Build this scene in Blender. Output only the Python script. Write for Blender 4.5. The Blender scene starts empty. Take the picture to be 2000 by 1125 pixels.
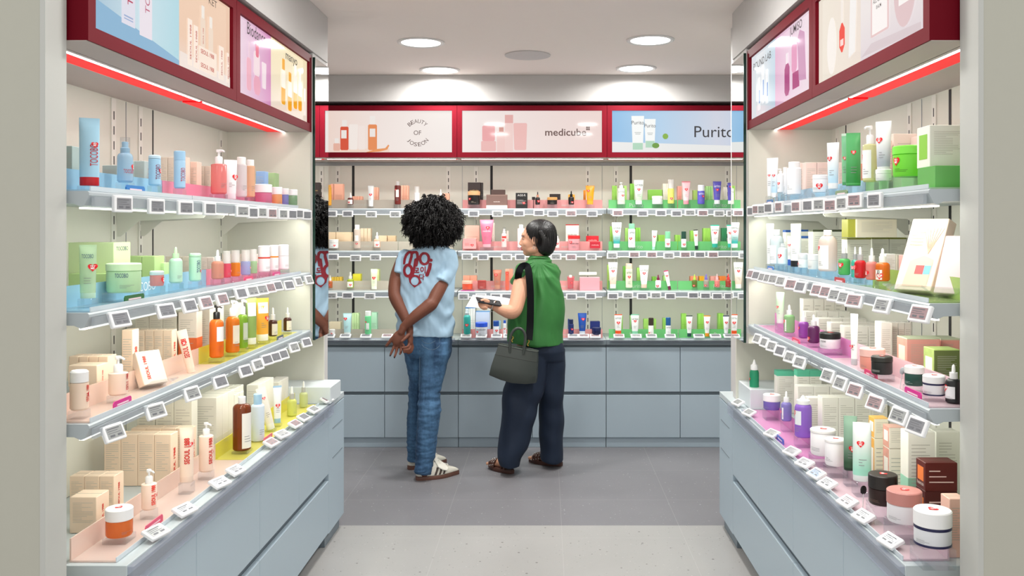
import bpy, bmesh, math, random
from mathutils import Vector, Matrix, noise
random.seed(7)
PI=math.pi
C=bpy.context.scene.collection
# ---------- camera, world, exposure ----------
F=1740.0; VX,VY=1067.0,447.0; H=1.485
cd=bpy.data.cameras.new('camera'); cam=bpy.data.objects.new('camera',cd); C.objects.link(cam)
cam.location=(0,0,H); cam.rotation_euler=(PI/2,0,0)
cd.sensor_width=36; cd.lens=F/2000*36; cd.shift_x=(1000-VX)/2000; cd.shift_y=-(562.5-VY)/2000
cd.clip_start=.05; bpy.context.scene.camera=cam
vs=bpy.context.scene.view_settings
bpy.context.scene.display_settings.display_device='sRGB'
vs.view_transform='Standard'; vs.look='None'; vs.gamma=1; vs.use_curve_mapping=False; vs.exposure=0.2
w=bpy.data.worlds.new('world'); bpy.context.scene.world=w; w.use_nodes=True
w.node_tree.nodes['Background'].inputs[0].default_value=(1,.985,.96,1); w.node_tree.nodes['Background'].inputs[1].default_value=.9
def area(name,loc,size,power,col=(1,1,1),rot=(0,0,0),shape='RECTANGLE',spread=PI):
    l=bpy.data.lights.new(name,'AREA'); l.shape=shape; l.size=size[0]; l.size_y=size[1]; l.energy=power; l.color=col; l.spread=spread
    o=bpy.data.objects.new(name,l); C.objects.link(o); o.location=loc; o.rotation_euler=rot; return o
# ---------- materials ----------
def lin(c):
    if isinstance(c,str):
        c=c.lstrip('#'); c=[int(c[i:i+2],16)/255 for i in (0,2,4)]
    return tuple(((x/12.92) if x<=.04045 else ((x+.055)/1.055)**2.4) for x in c)+(1,)
MC={}
def mat(col,r=.45,m=0,emit=0,kind='p',grain=0,name=None,tr=.5):
    key=(col,r,m,emit,kind,grain,tr)
    if key in MC: return MC[key]
    mt=bpy.data.materials.new(name or kind+'_'+str(col).lstrip('#')); mt.use_nodes=True
    nt=mt.node_tree; N=nt.nodes; L=nt.links; b=N['Principled BSDF']; out=N['Material Output']
    c=lin(col); b.inputs['Base Color'].default_value=c; b.inputs['Roughness'].default_value=r; b.inputs['Metallic'].default_value=m
    if emit: b.inputs['Emission Color'].default_value=c; b.inputs['Emission Strength'].default_value=emit
    if grain:
        tc=N.new('ShaderNodeTexCoord'); nz=N.new('ShaderNodeTexNoise'); nz.inputs['Scale'].default_value=40; nz.inputs['Detail'].default_value=4
        mr=N.new('ShaderNodeMapRange'); mr.inputs[3].default_value=1-grain; mr.inputs[4].default_value=1+grain
        mx=N.new('ShaderNodeMix'); mx.data_type='RGBA'; mx.blend_type='MULTIPLY'; mx.inputs[0].default_value=1; mx.inputs[6].default_value=c
        L.new(tc.outputs['Object'],nz.inputs['Vector']); L.new(nz.outputs[0],mr.inputs[0]); L.new(mr.outputs[0],mx.inputs[7]); L.new(mx.outputs[2],b.inputs['Base Color'])
    if kind=='g':   # tinted see-through plastic / glass
        t=N.new('ShaderNodeBsdfTransparent'); t.inputs[0].default_value=tuple(.35+.65*x for x in c[:3])+(1,)
        mix=N.new('ShaderNodeMixShader'); mix.inputs[0].default_value=tr
        L.new(b.outputs[0],mix.inputs[1]); L.new(t.outputs[0],mix.inputs[2]); L.new(mix.outputs[0],out.inputs[0])
    if kind=='c':   # clear acrylic
        t=N.new('ShaderNodeBsdfTransparent'); t.inputs[0].default_value=c
        g=N.new('ShaderNodeBsdfGlossy'); g.inputs[1].default_value=.05
        fr=N.new('ShaderNodeLayerWeight'); fr.inputs[0].default_value=.25
        ma=N.new('ShaderNodeMath'); ma.operation='MULTIPLY_ADD'; ma.inputs[1].default_value=.35; ma.inputs[2].default_value=.05
        mix=N.new('ShaderNodeMixShader'); L.new(fr.outputs[1],ma.inputs[0]); L.new(ma.outputs[0],mix.inputs[0])
        L.new(t.outputs[0],mix.inputs[1]); L.new(g.outputs[0],mix.inputs[2]); L.new(mix.outputs[0],out.inputs[0])
    MC[key]=mt; return mt
# ---------- mesh collection ----------
class MB:
    def __init__(s): s.v=[]; s.f=[]; s.mi=[]; s.cur=0
    def add(s,v,f):
        n=len(s.v); s.v+=[tuple(p) for p in v]; s.f+=[tuple(i+n for i in q) for q in f]; s.mi+=[s.cur]*len(f); return s
    def box(s,x0,x1,y0,y1,z0,z1):
        v=[(x,y,z) for z in (z0,z1) for y in (y0,y1) for x in (x0,x1)]
        return s.add(v,[(0,2,3,1),(4,5,7,6),(0,1,5,4),(2,6,7,3),(0,4,6,2),(1,3,7,5)])
    def bbox(s,x0,x1,y0,y1,z0,z1,b=.001):   # bevelled box
        v=[];
        for z,i in ((z0,b),(z0+b,0),(z1-b,0),(z1,b)):
            for (x,y) in ((x0+i,y0+i+0),(x1-i,y0+i),(x1-i,y1-i),(x0+i,y1-i)):
                v.append((x,y,z))
        # chamfer vertical edges by splitting each corner
        V=[];
        for z,i in ((z0,b),(z0+b,0),(z1-b,0),(z1,b)):
            a,c,d,e=x0+i,x1-i,y0+i,y1-i
            V+=[(a+b,d,z),(c-b,d,z),(c,d+b,z),(c,e-b,z),(c-b,e,z),(a+b,e,z),(a,e-b,z),(a,d+b,z)]
        f=[tuple(range(7,-1,-1)),tuple(range(24,32))]
        for k in range(3):
            for j in range(8): f.append((k*8+j,k*8+(j+1)%8,k*8+8+(j+1)%8,k*8+8+j))
        return s.add(V,f)
    def rings(s,R,cap0=True,cap1=True):
        n=len(R[0]); v=[p for r in R for p in r]; f=[]
        for k in range(len(R)-1):
            for j in range(n): f.append((k*n+j,k*n+(j+1)%n,(k+1)*n+(j+1)%n,(k+1)*n+j))
        if cap0: f.append(tuple(range(n-1,-1,-1)))
        if cap1: f.append(tuple(range((len(R)-1)*n,len(R)*n)))
        return s.add(v,f)
    def lathe(s,prof,seg=28,sx=1,sy=1,cx=0,cy=0):
        return s.rings([[(cx+r*sx*math.cos(2*PI*j/seg),cy+r*sy*math.sin(2*PI*j/seg),z) for j in range(seg)] for r,z in prof])
    def tube(s,pts,rad,seg=8,cap=True):
        pts=[Vector(p) for p in pts]; R=[]; 
        up=Vector((0,0,1)); t0=(pts[1]-pts[0]).normalized()
        if abs(t0.dot(up))>.9: up=Vector((0,1,0))
        nrm=t0.cross(up).normalized()
        for i,p in enumerate(pts):
            t=(pts[min(i+1,len(pts)-1)]-pts[max(i-1,0)]).normalized()
            nrm=(nrm-t*nrm.dot(t)).normalized(); bn=t.cross(nrm)
            r=rad[i] if isinstance(rad,(list,tuple)) else rad
            R.append([tuple(p+nrm*r*math.cos(2*PI*j/seg)+bn*r*math.sin(2*PI*j/seg)) for j in range(seg)])
        return s.rings(R,cap,cap)
    def prism(s,poly,axis,a,b):   # poly 2D extruded along axis
        def P(p,t): return {'x':(t,p[0],p[1]),'y':(p[0],t,p[1]),'z':(p[0],p[1],t)}[axis]
        return s.rings([[P(p,a) for p in poly],[P(p,b) for p in poly]])
    def build(s,name,m,parent=None,smooth=False,loc=None,angle=None):
        me=bpy.data.meshes.new(name); me.from_pydata(s.v,[],s.f)
        for x in (m if isinstance(m,(list,tuple)) else [m]): me.materials.append(x)
        if isinstance(m,(list,tuple)): me.polygons.foreach_set('material_index',s.mi)
        bm=bmesh.new(); bm.from_mesh(me); bmesh.ops.recalc_face_normals(bm,faces=bm.faces)
        if smooth:
            for f in bm.faces: f.smooth=True
            for e in bm.edges:
                if len(e.link_faces)==2 and e.calc_face_angle(0)>math.radians(angle or 38): e.smooth=False
        bm.to_mesh(me); bm.free()
        return link(name,me,parent,loc)
def link(name,me,parent=None,loc=None,rot=None):
    o=bpy.data.objects.new(name,me); C.objects.link(o)
    if parent: o.parent=parent
    if loc is not None: o.location=loc
    if rot is not None: o.rotation_euler=rot
    return o
LABELS={}
def tag(o,label,cat,group=None):
    n=len(label.split()); assert 4<=n<=16,(n,label)
    LABELS.setdefault(label,[]).append(o.name)
    o['label']=label; o['category']=cat
    if group: o['group']=group
    return o
def thing(name,label,cat,loc=(0,0,0),rz=0,group=None,rx=0,ry=0):
    o=bpy.data.objects.new(name,None); C.objects.link(o); o.location=loc; o.rotation_euler=(rx,ry,rz); o.empty_display_size=.05
    return tag(o,label,cat,group)
def struct(o): o['kind']='structure'; return o
def copy_tree(o,parent=None):
    c=o.copy(); C.objects.link(c)
    if parent: c.parent=parent
    for ch in list(o.children): copy_tree(ch,c)
    return c
TX={}
def text_geo(s,bold=0,ext=0):
    k=(s,bold)
    if k in TX: return TX[k]
    cu=bpy.data.curves.new('lettering','FONT'); cu.body=s; cu.size=1; cu.offset=bold; cu.align_x='CENTER'; cu.align_y='CENTER'; cu.resolution_u=3
    o=bpy.data.objects.new('lettering',cu); C.objects.link(o); bpy.context.view_layer.update()
    me=bpy.data.meshes.new_from_object(o.evaluated_get(bpy.context.evaluated_depsgraph_get()))
    v=[tuple(x.co) for x in me.vertices]; f=[tuple(p.vertices) for p in me.polygons]
    bpy.data.objects.remove(o); bpy.data.curves.remove(cu); bpy.data.meshes.remove(me)
    if v:
        xs=[p[0] for p in v]; ys=[p[1] for p in v]; w=max(xs)-min(xs); h=max(ys)-min(ys); cx=(max(xs)+min(xs))/2; cy=(max(ys)+min(ys))/2
        v=[((p[0]-cx)/w,(p[1]-cy)/w) for p in v]
        TX[k]=(v,f,h/w)
    else: TX[k]=([],[],1)
    return TX[k]
def text2d(mb,s,cx,cz,width,fn,vert=False,bold=0,height=None):
    v,f,a=text_geo(s,bold); hs=width if height is None else height/max(a,1e-6)
    o=[]
    for x,y in v:
        u,vv=x*width,y*hs
        if vert: u,vv=-vv,u
        o.append(fn(cx+u,cz+vv))
    mb.add(o,f); return mb
# ---------- light colours for the shop lamps and the added fill lamps ----------
WARM=(1,1,.90); COOL=(1,.985,.95)
# ---------- the room ----------
def speckle(name,base,spots,scale,thr,gx,gy,line):
    mt=bpy.data.materials.new(name); mt.use_nodes=True; nt=mt.node_tree; N=nt.nodes; L=nt.links; b=N['Principled BSDF']
    tc=N.new('ShaderNodeTexCoord'); cur=lin(base); prev=None
    nz=N.new('ShaderNodeTexNoise'); nz.inputs['Scale'].default_value=2.2; nz.inputs['Detail'].default_value=6; L.new(tc.outputs['Object'],nz.inputs['Vector'])
    mr=N.new('ShaderNodeMapRange'); mr.inputs[3].default_value=.9; mr.inputs[4].default_value=1.1; L.new(nz.outputs[0],mr.inputs[0])
    mx=N.new('ShaderNodeMix'); mx.data_type='RGBA'; mx.blend_type='MULTIPLY'; mx.inputs[0].default_value=1; mx.inputs[6].default_value=cur; L.new(mr.outputs[0],mx.inputs[7])
    prev=mx.outputs[2]
    for i,(c,sc,th) in enumerate(zip(spots,scale,thr)):
        vo=N.new('ShaderNodeTexVoronoi'); vo.inputs['Scale'].default_value=sc; vo.inputs['Randomness'].default_value=1
        mp=N.new('ShaderNodeMapping'); mp.inputs[1].default_value=(i*3.1,i*1.7,0); mp.inputs[3].default_value=(1,1,.0001)
        L.new(tc.outputs['Object'],mp.inputs[0]); L.new(mp.outputs[0],vo.inputs['Vector'])
        sp=N.new('ShaderNodeSeparateColor'); L.new(vo.outputs['Color'],sp.inputs[0])
        mu=N.new('ShaderNodeMath'); mu.operation='MULTIPLY'; mu.inputs[1].default_value=th; L.new(sp.outputs[0],mu.inputs[0])
        lt=N.new('ShaderNodeMath'); lt.operation='LESS_THAN'; L.new(vo.outputs['Distance'],lt.inputs[0]); L.new(mu.outputs[0],lt.inputs[1])
        m2=N.new('ShaderNodeMix'); m2.data_type='RGBA'; m2.inputs[7].default_value=lin(c); L.new(lt.outputs[0],m2.inputs[0]); L.new(prev,m2.inputs[6]); prev=m2.outputs[2]
    # tile joints
    sx=N.new('ShaderNodeSeparateXYZ'); L.new(tc.outputs['Object'],sx.inputs[0])
    def joint(out,off,step,wid):
        a=N.new('ShaderNodeMath'); a.operation='SUBTRACT'; a.inputs[1].default_value=off; L.new(out,a.inputs[0])
        p=N.new('ShaderNodeMath'); p.operation='PINGPONG'; p.inputs[1].default_value=step/2; L.new(a.outputs[0],p.inputs[0])
        l=N.new('ShaderNodeMath'); l.operation='LESS_THAN'; l.inputs[1].default_value=wid; L.new(p.outputs[0],l.inputs[0]); return l.outputs[0]
    for out,(off,step) in ((sx.outputs[0],gx),(sx.outputs[1],gy)):
        m2=N.new('ShaderNodeMix'); m2.data_type='RGBA'; m2.inputs[7].default_value=lin(line); L.new(joint(out,off,step,.0016 if out is sx.outputs[0] else .0007),m2.inputs[0]); L.new(prev,m2.inputs[6]); prev=m2.outputs[2]
    L.new(prev,b.inputs['Base Color']); b.inputs['Roughness'].default_value=.42; return mt
darkfl=speckle('grey_speckled_tile','#7E7D81',['#ABAAAE','#99989D'],[30,60],[.13,.16],(.076,.587),(4.88,.6),'#A4A2A4')
litefl=speckle('pale_terrazzo','#A5A4A2',['#6C6A66','#7C7A77','#B6B5B2'],[24,55,40],[.14,.13,.15],(.076,.587),(4.28,.6),'#B8B7B5')
EY=4.46
struct(MB().box(-3.2,3.2,-1.5,EY,-.06,0).build('floor',litefl))
struct(MB().box(-3.2,3.2,EY,6.8,-.06,0).build('floor.001',darkfl))
ceilm=mat('#F0E6E0',.9,grain=.01,name='ceiling_paint'); wallm=mat('#C6C4C2',.85,grain=.015,name='wall_paint'); beige=mat('#D8D7CA',.6,grain=.012,name='beige_panel')
CZ=2.51
struct(MB().box(-3.2,3.2,1.99,6.8,CZ,CZ+.06).build('ceiling',ceilm))
pillm=mat('#B8B7AB',.85,grain=.015,name='warm_grey_plaster'); jambm=mat('#BFC0BB',.6,name='pale_jamb')
JL,JR,J0,J1=-1.117,.963,1.987,2.074
for s,x,nm in ((-1,JL,'wall_left'),(1,JR,'wall_right')):
    mb=MB(); a,b=(x-1.6,x-.012) if s<0 else (x+.012,x+1.6); mb.box(a,b,J0,J1,0,CZ-.001); struct(mb.build(nm,pillm))
    a,b=(x-.012,x) if s<0 else (x,x+.012); struct(MB().box(a,b,J0-.001,J1,0,CZ-.001).build('trim_1' if s<0 else 'trim_2',jambm))
struct(MB().box(-3.2,3.2,6.42,6.52,0,CZ-.001).build('wall_back',wallm))
struct(MB().box(-1.9,1.9,5.93,6.42,2.335,CZ-.001).build('trim_3',wallm))
struct(MB().box(-2.05,-1.95,4.5,6.42,0,CZ-.001).build('wall_left.001',wallm)); struct(MB().box(1.75,1.85,4.5,6.42,0,CZ-.001).build('wall_right.001',wallm))
# side columns, soffits
SD={-1:dict(n='left',f=1.07,c=1.013,b=1.449,m=1.06,d1=4.065,m1=4.32,e=4.40,zt=.672,sign=(1.926,2.276),tan='left'),
     1:dict(n='right',f=.895,c=.867,b=1.265,m=.885,d1=3.97,m1=4.24,e=4.32,zt=.672,sign=(1.926,2.276),tan='right')}
def sb(mb,s,xa,xb,y0,y1,z0,z1,bev=0):   # xa<xb distances from the axis, mirrored to side s
    a,b=(s*xa,s*xb) if s>0 else (s*xb,s*xa)
    return mb.bbox(a,b,y0,y1,z0,z1,bev) if bev else mb.box(a,b,y0,y1,z0,z1)
DN=2.08; DJ=3.08
for s,q in SD.items():
    nm='wall_'+q['n']
    struct(sb(MB(),s,q['m'],1.95 if s<0 else 1.75,DN,q['m1'],2.29,CZ-.001).build(nm+'.002',wallm))        # soffit over signs
    struct(sb(MB(),s,q['m']+.006,1.95 if s<0 else 1.75,q['d1'],q['m1'],.975,2.289).build(nm+'.003',wallm))     # column carrying mirror
    struct(sb(MB(),s,q['m']+.02,1.95 if s<0 else 1.75,q['e']-.06,q['e']+.0,.674,.974).build(nm+'.004',wallm))
    struct(sb(MB(),s,q['b']+.02,q['b']+.1,DN,q['e']+.05,0,2.289).build(nm+'.005',wallm))
    struct(sb(MB(),s,q['m']+.06,q['b']+.6,4.5,4.56,0,CZ-.001).build(nm+'.006',wallm))
    # mirror
    mb=MB(); sb(mb,s,q['m']-.004,q['m']+.0055,q['d1']+.002,q['m1']-.002,.977,2.268,.001)
    mm=mat('#F2F5F4',.01,1,name='silver_mirror'); t=thing('mirror','tall narrow mirror on the %s column beside the shelves'%q['n'],'mirror',(s*q['m'],q['d1']+.13,.977))
    for v in range(len(mb.v)): x,y,z=mb.v[v]; mb.v[v]=(x-s*q['m'],y-q['d1']-.13,z-.977)
    mb.build('mirror_glass',mm,t)
    e=MB(); e.box(-.006,.0055,-.131,-.128,0,1.291); e.build('mirror_edge',mat('#12342C',.2,name='dark_glass_edge'),t)
# downlights
def downlight(x,y,label,power,real=True):
    t=thing('downlight',label,'ceiling light',(x,y,CZ))
    mb=MB(); mb.lathe([(.105,0),(.13,0),(.131,-.004),(.122,-.009),(.108,-.006),(.105,0)],40); mb.build('trim_ring',mat('#DAD8D6',.4),t,True)
    mb=MB(); mb.lathe([(.0,-.002),(.106,-.002),(.106,-.0045),(.0,-.0045)],40); mb.build('diffuser',mat('#FFFFFF',.5,emit=4,name='lit_diffuser'),t)
    area('downlight_or_fill_lamp',(x,y,CZ-.012),(.2,.2),power,COOL,shape='DISK',spread=2.95)
for x,y,l in ((-.688,4.89,'round recessed downlight over the woman in blue, nearer of the left pair'),(.564,4.83,'round recessed downlight nearer the camera on the right'),(-.687,5.74,'round recessed downlight above the left end of the back wall'),(.572,5.68,'round recessed downlight above the green-trayed right back bay')):
    downlight(x,y,l,17 if y<5 else 8.5)
t=thing('ceiling_speaker','round white perforated speaker grille in the ceiling centre','speaker',(-.11,5.25,CZ)); MB().lathe([(0,-.004),(.118,-.004),(.118,0),(0,0)],40).build('grille',mat('#C2BEBD',.8,grain=.05),t)
MB().lathe([(.118,-.001),(.135,-.001),(.134,-.006),(.118,-.008)],40).build('rim',mat('#C9C5C4',.6),t,True)
# added fill lamps, out of view over the near aisle, without fixtures
for y in (3.3,2.4): 
    for x in (-.5,.4): area('downlight_or_fill_lamp',(x,y,CZ-.012),(.2,.2),6,COOL,shape='DISK')
# ---------- cabinets ----------
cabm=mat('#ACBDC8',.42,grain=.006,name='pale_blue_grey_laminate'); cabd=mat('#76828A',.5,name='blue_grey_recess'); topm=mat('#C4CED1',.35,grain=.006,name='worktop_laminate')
blackm=mat('#0A0A0A',.6)
def sidecab(s):
    q=SD[s]; c=q['c']; n=q['n']
    cols=[DN+.075,2.58,3.15,3.15+.495,4.148] if s<0 else [DN+.085,2.6,3.13,3.66,4.14]
    # cabinets as liftable units: two bays + end panel
    for i,(y0,y1) in enumerate(((cols[0],cols[2]),(cols[2],cols[4]))):
        t=thing('base_cabinet','pale blue-grey drawer cabinet under the %s shelves, %s unit'%(n,('nearer','farther')[i]),'cabinet',(s*(c+.2),y0,0))
        def L(mb,y0=y0): mb.v=[(x-s*(c+.2),y-y0,z) for x,y,z in mb.v]; return mb
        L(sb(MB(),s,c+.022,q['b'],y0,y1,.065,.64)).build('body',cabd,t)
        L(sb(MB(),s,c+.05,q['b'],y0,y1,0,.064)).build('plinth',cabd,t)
        ys=[y0,(y0+y1)/2,y1] if i else [cols[0],cols[1],cols[2]]
        for a,b in zip(ys[:-1],ys[1:]):
            L(sb(MB(),s,c,c+.02,a+.0012,b-.0012,.345,.605,.0015)).build('drawer_front',cabm,t)
        L(sb(MB(),s,c,c+.02,y0+.0012,y1-.0012,.07,.312,.0015)).build('drawer_front',cabm,t)
    t=thing('end_panel','pale blue-grey end panel closing the %s cabinet row'%n,'panel',(s*(c+.2),4.3,0))
    mb=sb(MB(),s,c,q['b'],cols[4]+.002,EY-.001,.064,.64,.0015); mb.v=[(x-s*(c+.2),y-4.3,z) for x,y,z in mb.v]; mb.build('panel',cabm,t)
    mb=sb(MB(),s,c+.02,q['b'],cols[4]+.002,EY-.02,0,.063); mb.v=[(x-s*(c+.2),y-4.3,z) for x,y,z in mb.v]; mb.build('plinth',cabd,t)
    for z in (.54,.40):
        mb=MB().box(-.001,.001,-.1,.1,-.002,.002); mb.v=[(x+s*(c-.0003)-s*(c+.2),y+.02,zz+z-.31*0) for x,y,zz in mb.v]; mb.build('slot',cabd,t)
    t=thing('worktop','long pale worktop over the %s cabinets'%n,'worktop',(s*(c+.2),DN+.07,.645))
    mb=sb(MB(),s,c,q['b'],DN+.07,EY,.6455,.672,.001); mb.v=[(x-s*(c+.2),y-DN-.07,z-.645) for x,y,z in mb.v]; mb.build('board',topm,t)
    mb=sb(MB(),s,c-.014,c-.0005,DN+.075,4.2,.615,.668,.001); mb.v=[(x-s*(c+.2),y-DN-.07,z-.645) for x,y,z in mb.v]; mb.build('clear_price_rail',mat('#DCE1EA',.2,kind='g',tr=.72,name='clear_plastic_rail'),t)
    # white block at the end
    y0,y1=(4.13,4.335) if s<0 else (4.0,4.255); xi=1.0 if s<0 else .915
    mb=sb(MB(),s,xi,xi+.32,y0,y1,.6725,.752 if s<0 else .765,.003); tag(struct(mb.build('storage_bin',mat('#D8E0E3',.35,name='frosted_white_acrylic'))),'translucent white storage block at the far end of the %s worktop'%n,'box').pop('kind')
sidecab(-1); sidecab(1)
# back cabinets
BK=6.04
def backcab():
    bays=[(-1.597,-.597),(-.597,.406),(.406,1.41)]
    nm=['left','middle','right']
    for (a,b),n in zip(bays,nm):
        t=thing('base_cabinet','pale blue-grey four-door base cabinet, %s bay of the back wall'%n,'cabinet',((a+b)/2,BK+.2,0)); cx=(a+b)/2
        def L(mb): mb.v=[(x-cx,y-BK-.2,z) for x,y,z in mb.v]; return mb
        L(MB().box(a+.001,b-.001,BK+.022,6.41,.066,.70)).build('body',cabd,t)
        L(MB().bbox(a+.002,b-.002,BK+.02,6.40,0,.065,.001)).build('plinth',cabm,t)
        m=(a+b)/2
        for p,r in ((a,m),(m,b)):
            for z0,z1 in ((.070,.358),(.381,.682)):
                L(MB().bbox(p+.0018,r-.0018,BK,BK+.02,z0,z1,.0015)).build('door',cabm,t)
        t=thing('worktop','grey-edged worktop over the %s back cabinet'%n,'worktop',(cx,BK+.2,.70))
        L(MB().bbox(a+.001,b-.001,BK-.012,6.41,.701,.736,.001)).build('board',topm,t)
        for o in t.children: o.location.z-=.70
        mb=MB().box(a+.001,b-.001,BK-.014,BK-.0125,.703,.733); L(mb); mb.v=[(x,y,z-.70) for x,y,z in mb.v]; mb.build('front_edge',cabd,t)
        mb=MB().box(a+.02,b-.02,BK-.022,BK-.015,.722,.748); L(mb); mb.v=[(x,y,z-.70) for x,y,z in mb.v]; mb.build('clear_price_rail',mat('#DCE1EA',.2,kind='g',tr=.72,name='clear_plastic_rail'),t)
backcab()
# ---------- shelving: back panels with slotted standards ----------
stdm=mat('#E2E0D6',.5,.0); 
def standard(t,fn,z0,z1):  # fn(u,depth,z): u across, depth out of the wall
    mb=MB()
    def bx(u0,u1,p0,p1,a,b):
        mb.add([fn(u,p,z) for z in (a,b) for p in (p0,p1) for u in (u0,u1)],[(0,2,3,1),(4,5,7,6),(0,1,5,4),(2,6,7,3),(0,4,6,2),(1,3,7,5)])
    bx(-.015,.015,0,.004,z0,z1); mb.cur=1
    z=z0+.02
    while z<z1-.02: bx(-.0028,.0028,.004,.0046,z,z+.028); z+=.05
    mb.build('slotted_standard',[stdm,blackm],t)
for s,q in SD.items():
    t=thing('back_panel','beige slotted back panel behind the %s shelves'%q['n'],'panel',(s*q['b'],3.1,.672))
    mb=sb(MB(),s,q['b'],q['b']+.018,DN,q['e']-.06,.673,1.925); mb.v=[(x-s*q['b'],y-3.1,z-.672) for x,y,z in mb.v]; mb.build('panel',beige,t)
    for y in ((2.977,3.175,3.958) if s<0 else (2.90,3.096,3.87)):
        standard(t,lambda u,p,z,y=y:(-s*(p+.0002),y-3.1+u,z-.672),.68,1.92)
    for y,wd in (((3.28,.004),(3.07,.001),(2.25,.001)) if s<0 else ((3.76,.005),(2.79,.008),(3.0,.001))):
        mb=MB().box(-.0006,.0006,y-3.1-wd,y-3.1+wd,.01,1.25); mb.v=[(x-s*.0008,yy,z) for x,yy,z in mb.v]; mb.build('joint',blackm if wd>.002 else cabd,t)
    struct(sb(MB(),s,q['f']+.003,q['b'],q['d1']-.018,q['d1']-.0005,.977,1.925).build('trim_%d'%(5 if s<0 else 6),beige))
    struct(sb(MB(),s,q['m']+.02,q['b'],q['e']-.078,q['e']-.061,.673,.976).build('trim_%d'%(7 if s<0 else 8),beige))
t=thing('back_panel','beige slotted back panel across the far wall shelves','panel',(0,6.38,.737))
MB().box(-1.9,1.7,0,.02,0,1.2).build('panel',beige,t)
k=1740/6.38
for px in (660,876,930,1148,1203,1420): standard(t,lambda u,p,z,px=px:((px-VX)/k+u,-p-.0002,z-.737),.75,1.93)
for px,wd in ((690,.009),(960,.009),(1232,.009),(903,.001),(1176,.001)):
    MB().box((px-VX)/k-wd,(px-VX)/k+wd,-.0012,-.0002,0,1.2).build('joint',blackm if wd>.002 else cabd,t)
# ---------- shelves ----------
shm=mat('#B4BDC1',.4,0,name='shelf_metal'); railm=mat('#DDE2E6',.2,kind='g',tr=.72,name='clear_rail')
ledm=mat('#FFFDF4',.5,emit=1.6,name='led_strip')
SZ={-1:[1.574,1.288,1.027],1:[1.579,1.31,1.063]}
SHN=['top','second','third']
def bracket_poly(dep):
    return [(0,-.028),(0,-.115),(.012,-.115),(.075,-.062),(dep*.78,-.052),(dep*.80,-.045),(dep*.80,-.028)]
POW=dict(shelf=1.08,sign=.72)
for s,q in SD.items():
    ends=[(DN+.005,DJ-.001),(DJ+.001,q['d1']-.02)]
    if s>0: ends=[(DN+.005,3.0-.001),(3.0+.001,q['d1']-.02)]
    for i,z in enumerate(SZ[s]):
        for j,(y0,y1) in enumerate(ends):
            cx=s*(q['f']+.18)
            t=thing('shelf','pale metal shelf, %s %s level, %s section'%(q['n'],SHN[i],('nearer','farther')[j]),'shelf',(cx,y0,z-.03))
            def L(mb): mb.v=[(x-cx,y-y0,zz-z+.03) for x,y,zz in mb.v]; return mb
            # board with rounded front rail
            prof=[(q['b']-.008,z),(q['f']+.004,z),(q['f'],z-.004),(q['f'],z-.010),(q['f']+.012,z-.034),(q['f']+.02,z-.037),(q['f']+.035,z-.03),(q['b']-.008,z-.022)]
            L(MB().prism([(s*a,b) for a,b in prof],'y',y0,y1)).build('board',shm,t)
            L(sb(MB(),s,q['f']-.008,q['f']-.0005,y0+.01,y1-.005,z-.036,z-.012)).build('clear_price_rail',railm,t)
            L(sb(MB(),s,q['f']+.022,q['f']+.034,y0+.02,y1-.02,z-.042,z-.0375)).build('led_strip',ledm,t)
            for y in ((2.99,3.165,3.95) if s<0 else (2.91,3.09,3.86)):
                if y0<y<y1: 
                    L(MB().prism([(s*(q['b']-.009-a),z+b) for a,b in bracket_poly(.37)],'y',y-.0015,y+.0015)).build('bracket',stdm,t)
            area('shelf_led_lamp',(s*(q['f']+.03),(y0+y1)/2,z-.046),(.012,y1-y0-.06),POW['shelf'],WARM,(0,-s*math.radians(30),0))
SBK=[1.622,1.337,1.066]; DF=5.98
bays=[(-1.597,-.597),(-.597,.406),(.406,1.41)]
for i,z in enumerate(SBK):
    for (a,b),n in zip(bays,('left','middle','right')):
        cx=(a+b)/2; t=thing('shelf','pale metal shelf, back wall %s level, %s bay'%(SHN[i],n),'shelf',(cx,DF,z-.03))
        prof=[(6.370,z),(DF+.004,z),(DF,z-.004),(DF,z-.010),(DF+.012,z-.034),(DF+.02,z-.037),(DF+.035,z-.03),(6.370,z-.022)]
        mb=MB().prism([(p[0],p[1]) for p in prof],'x',a+.004,b-.004); mb.v=[(x-cx,y-DF,zz-z+.03) for x,y,zz in mb.v]; mb.build('board',shm,t)
        MB().box(a-cx+.02,b-cx-.02,-.008,-.0005,-.006,.018).build('clear_price_rail',railm,t)
        MB().box(a-cx+.03,b-cx-.03,.022,.034,-.0125,-.008).build('led_strip',ledm,t)
        for px in (660,876,930,1148,1203,1420):
            X=(px-VX)/k
            if a<X<b:
                mb=MB().prism([(6.368-u-DF,v+.03) for u,v in bracket_poly(.37)],'x',X-cx-.0015,X-cx+.0015); mb.build('bracket',stdm,t)
    area('shelf_led_lamp',(-.09,DF+.03,z-.046),(2.9,.012),3*POW['shelf'],WARM,(math.radians(30),0,0))
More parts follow.
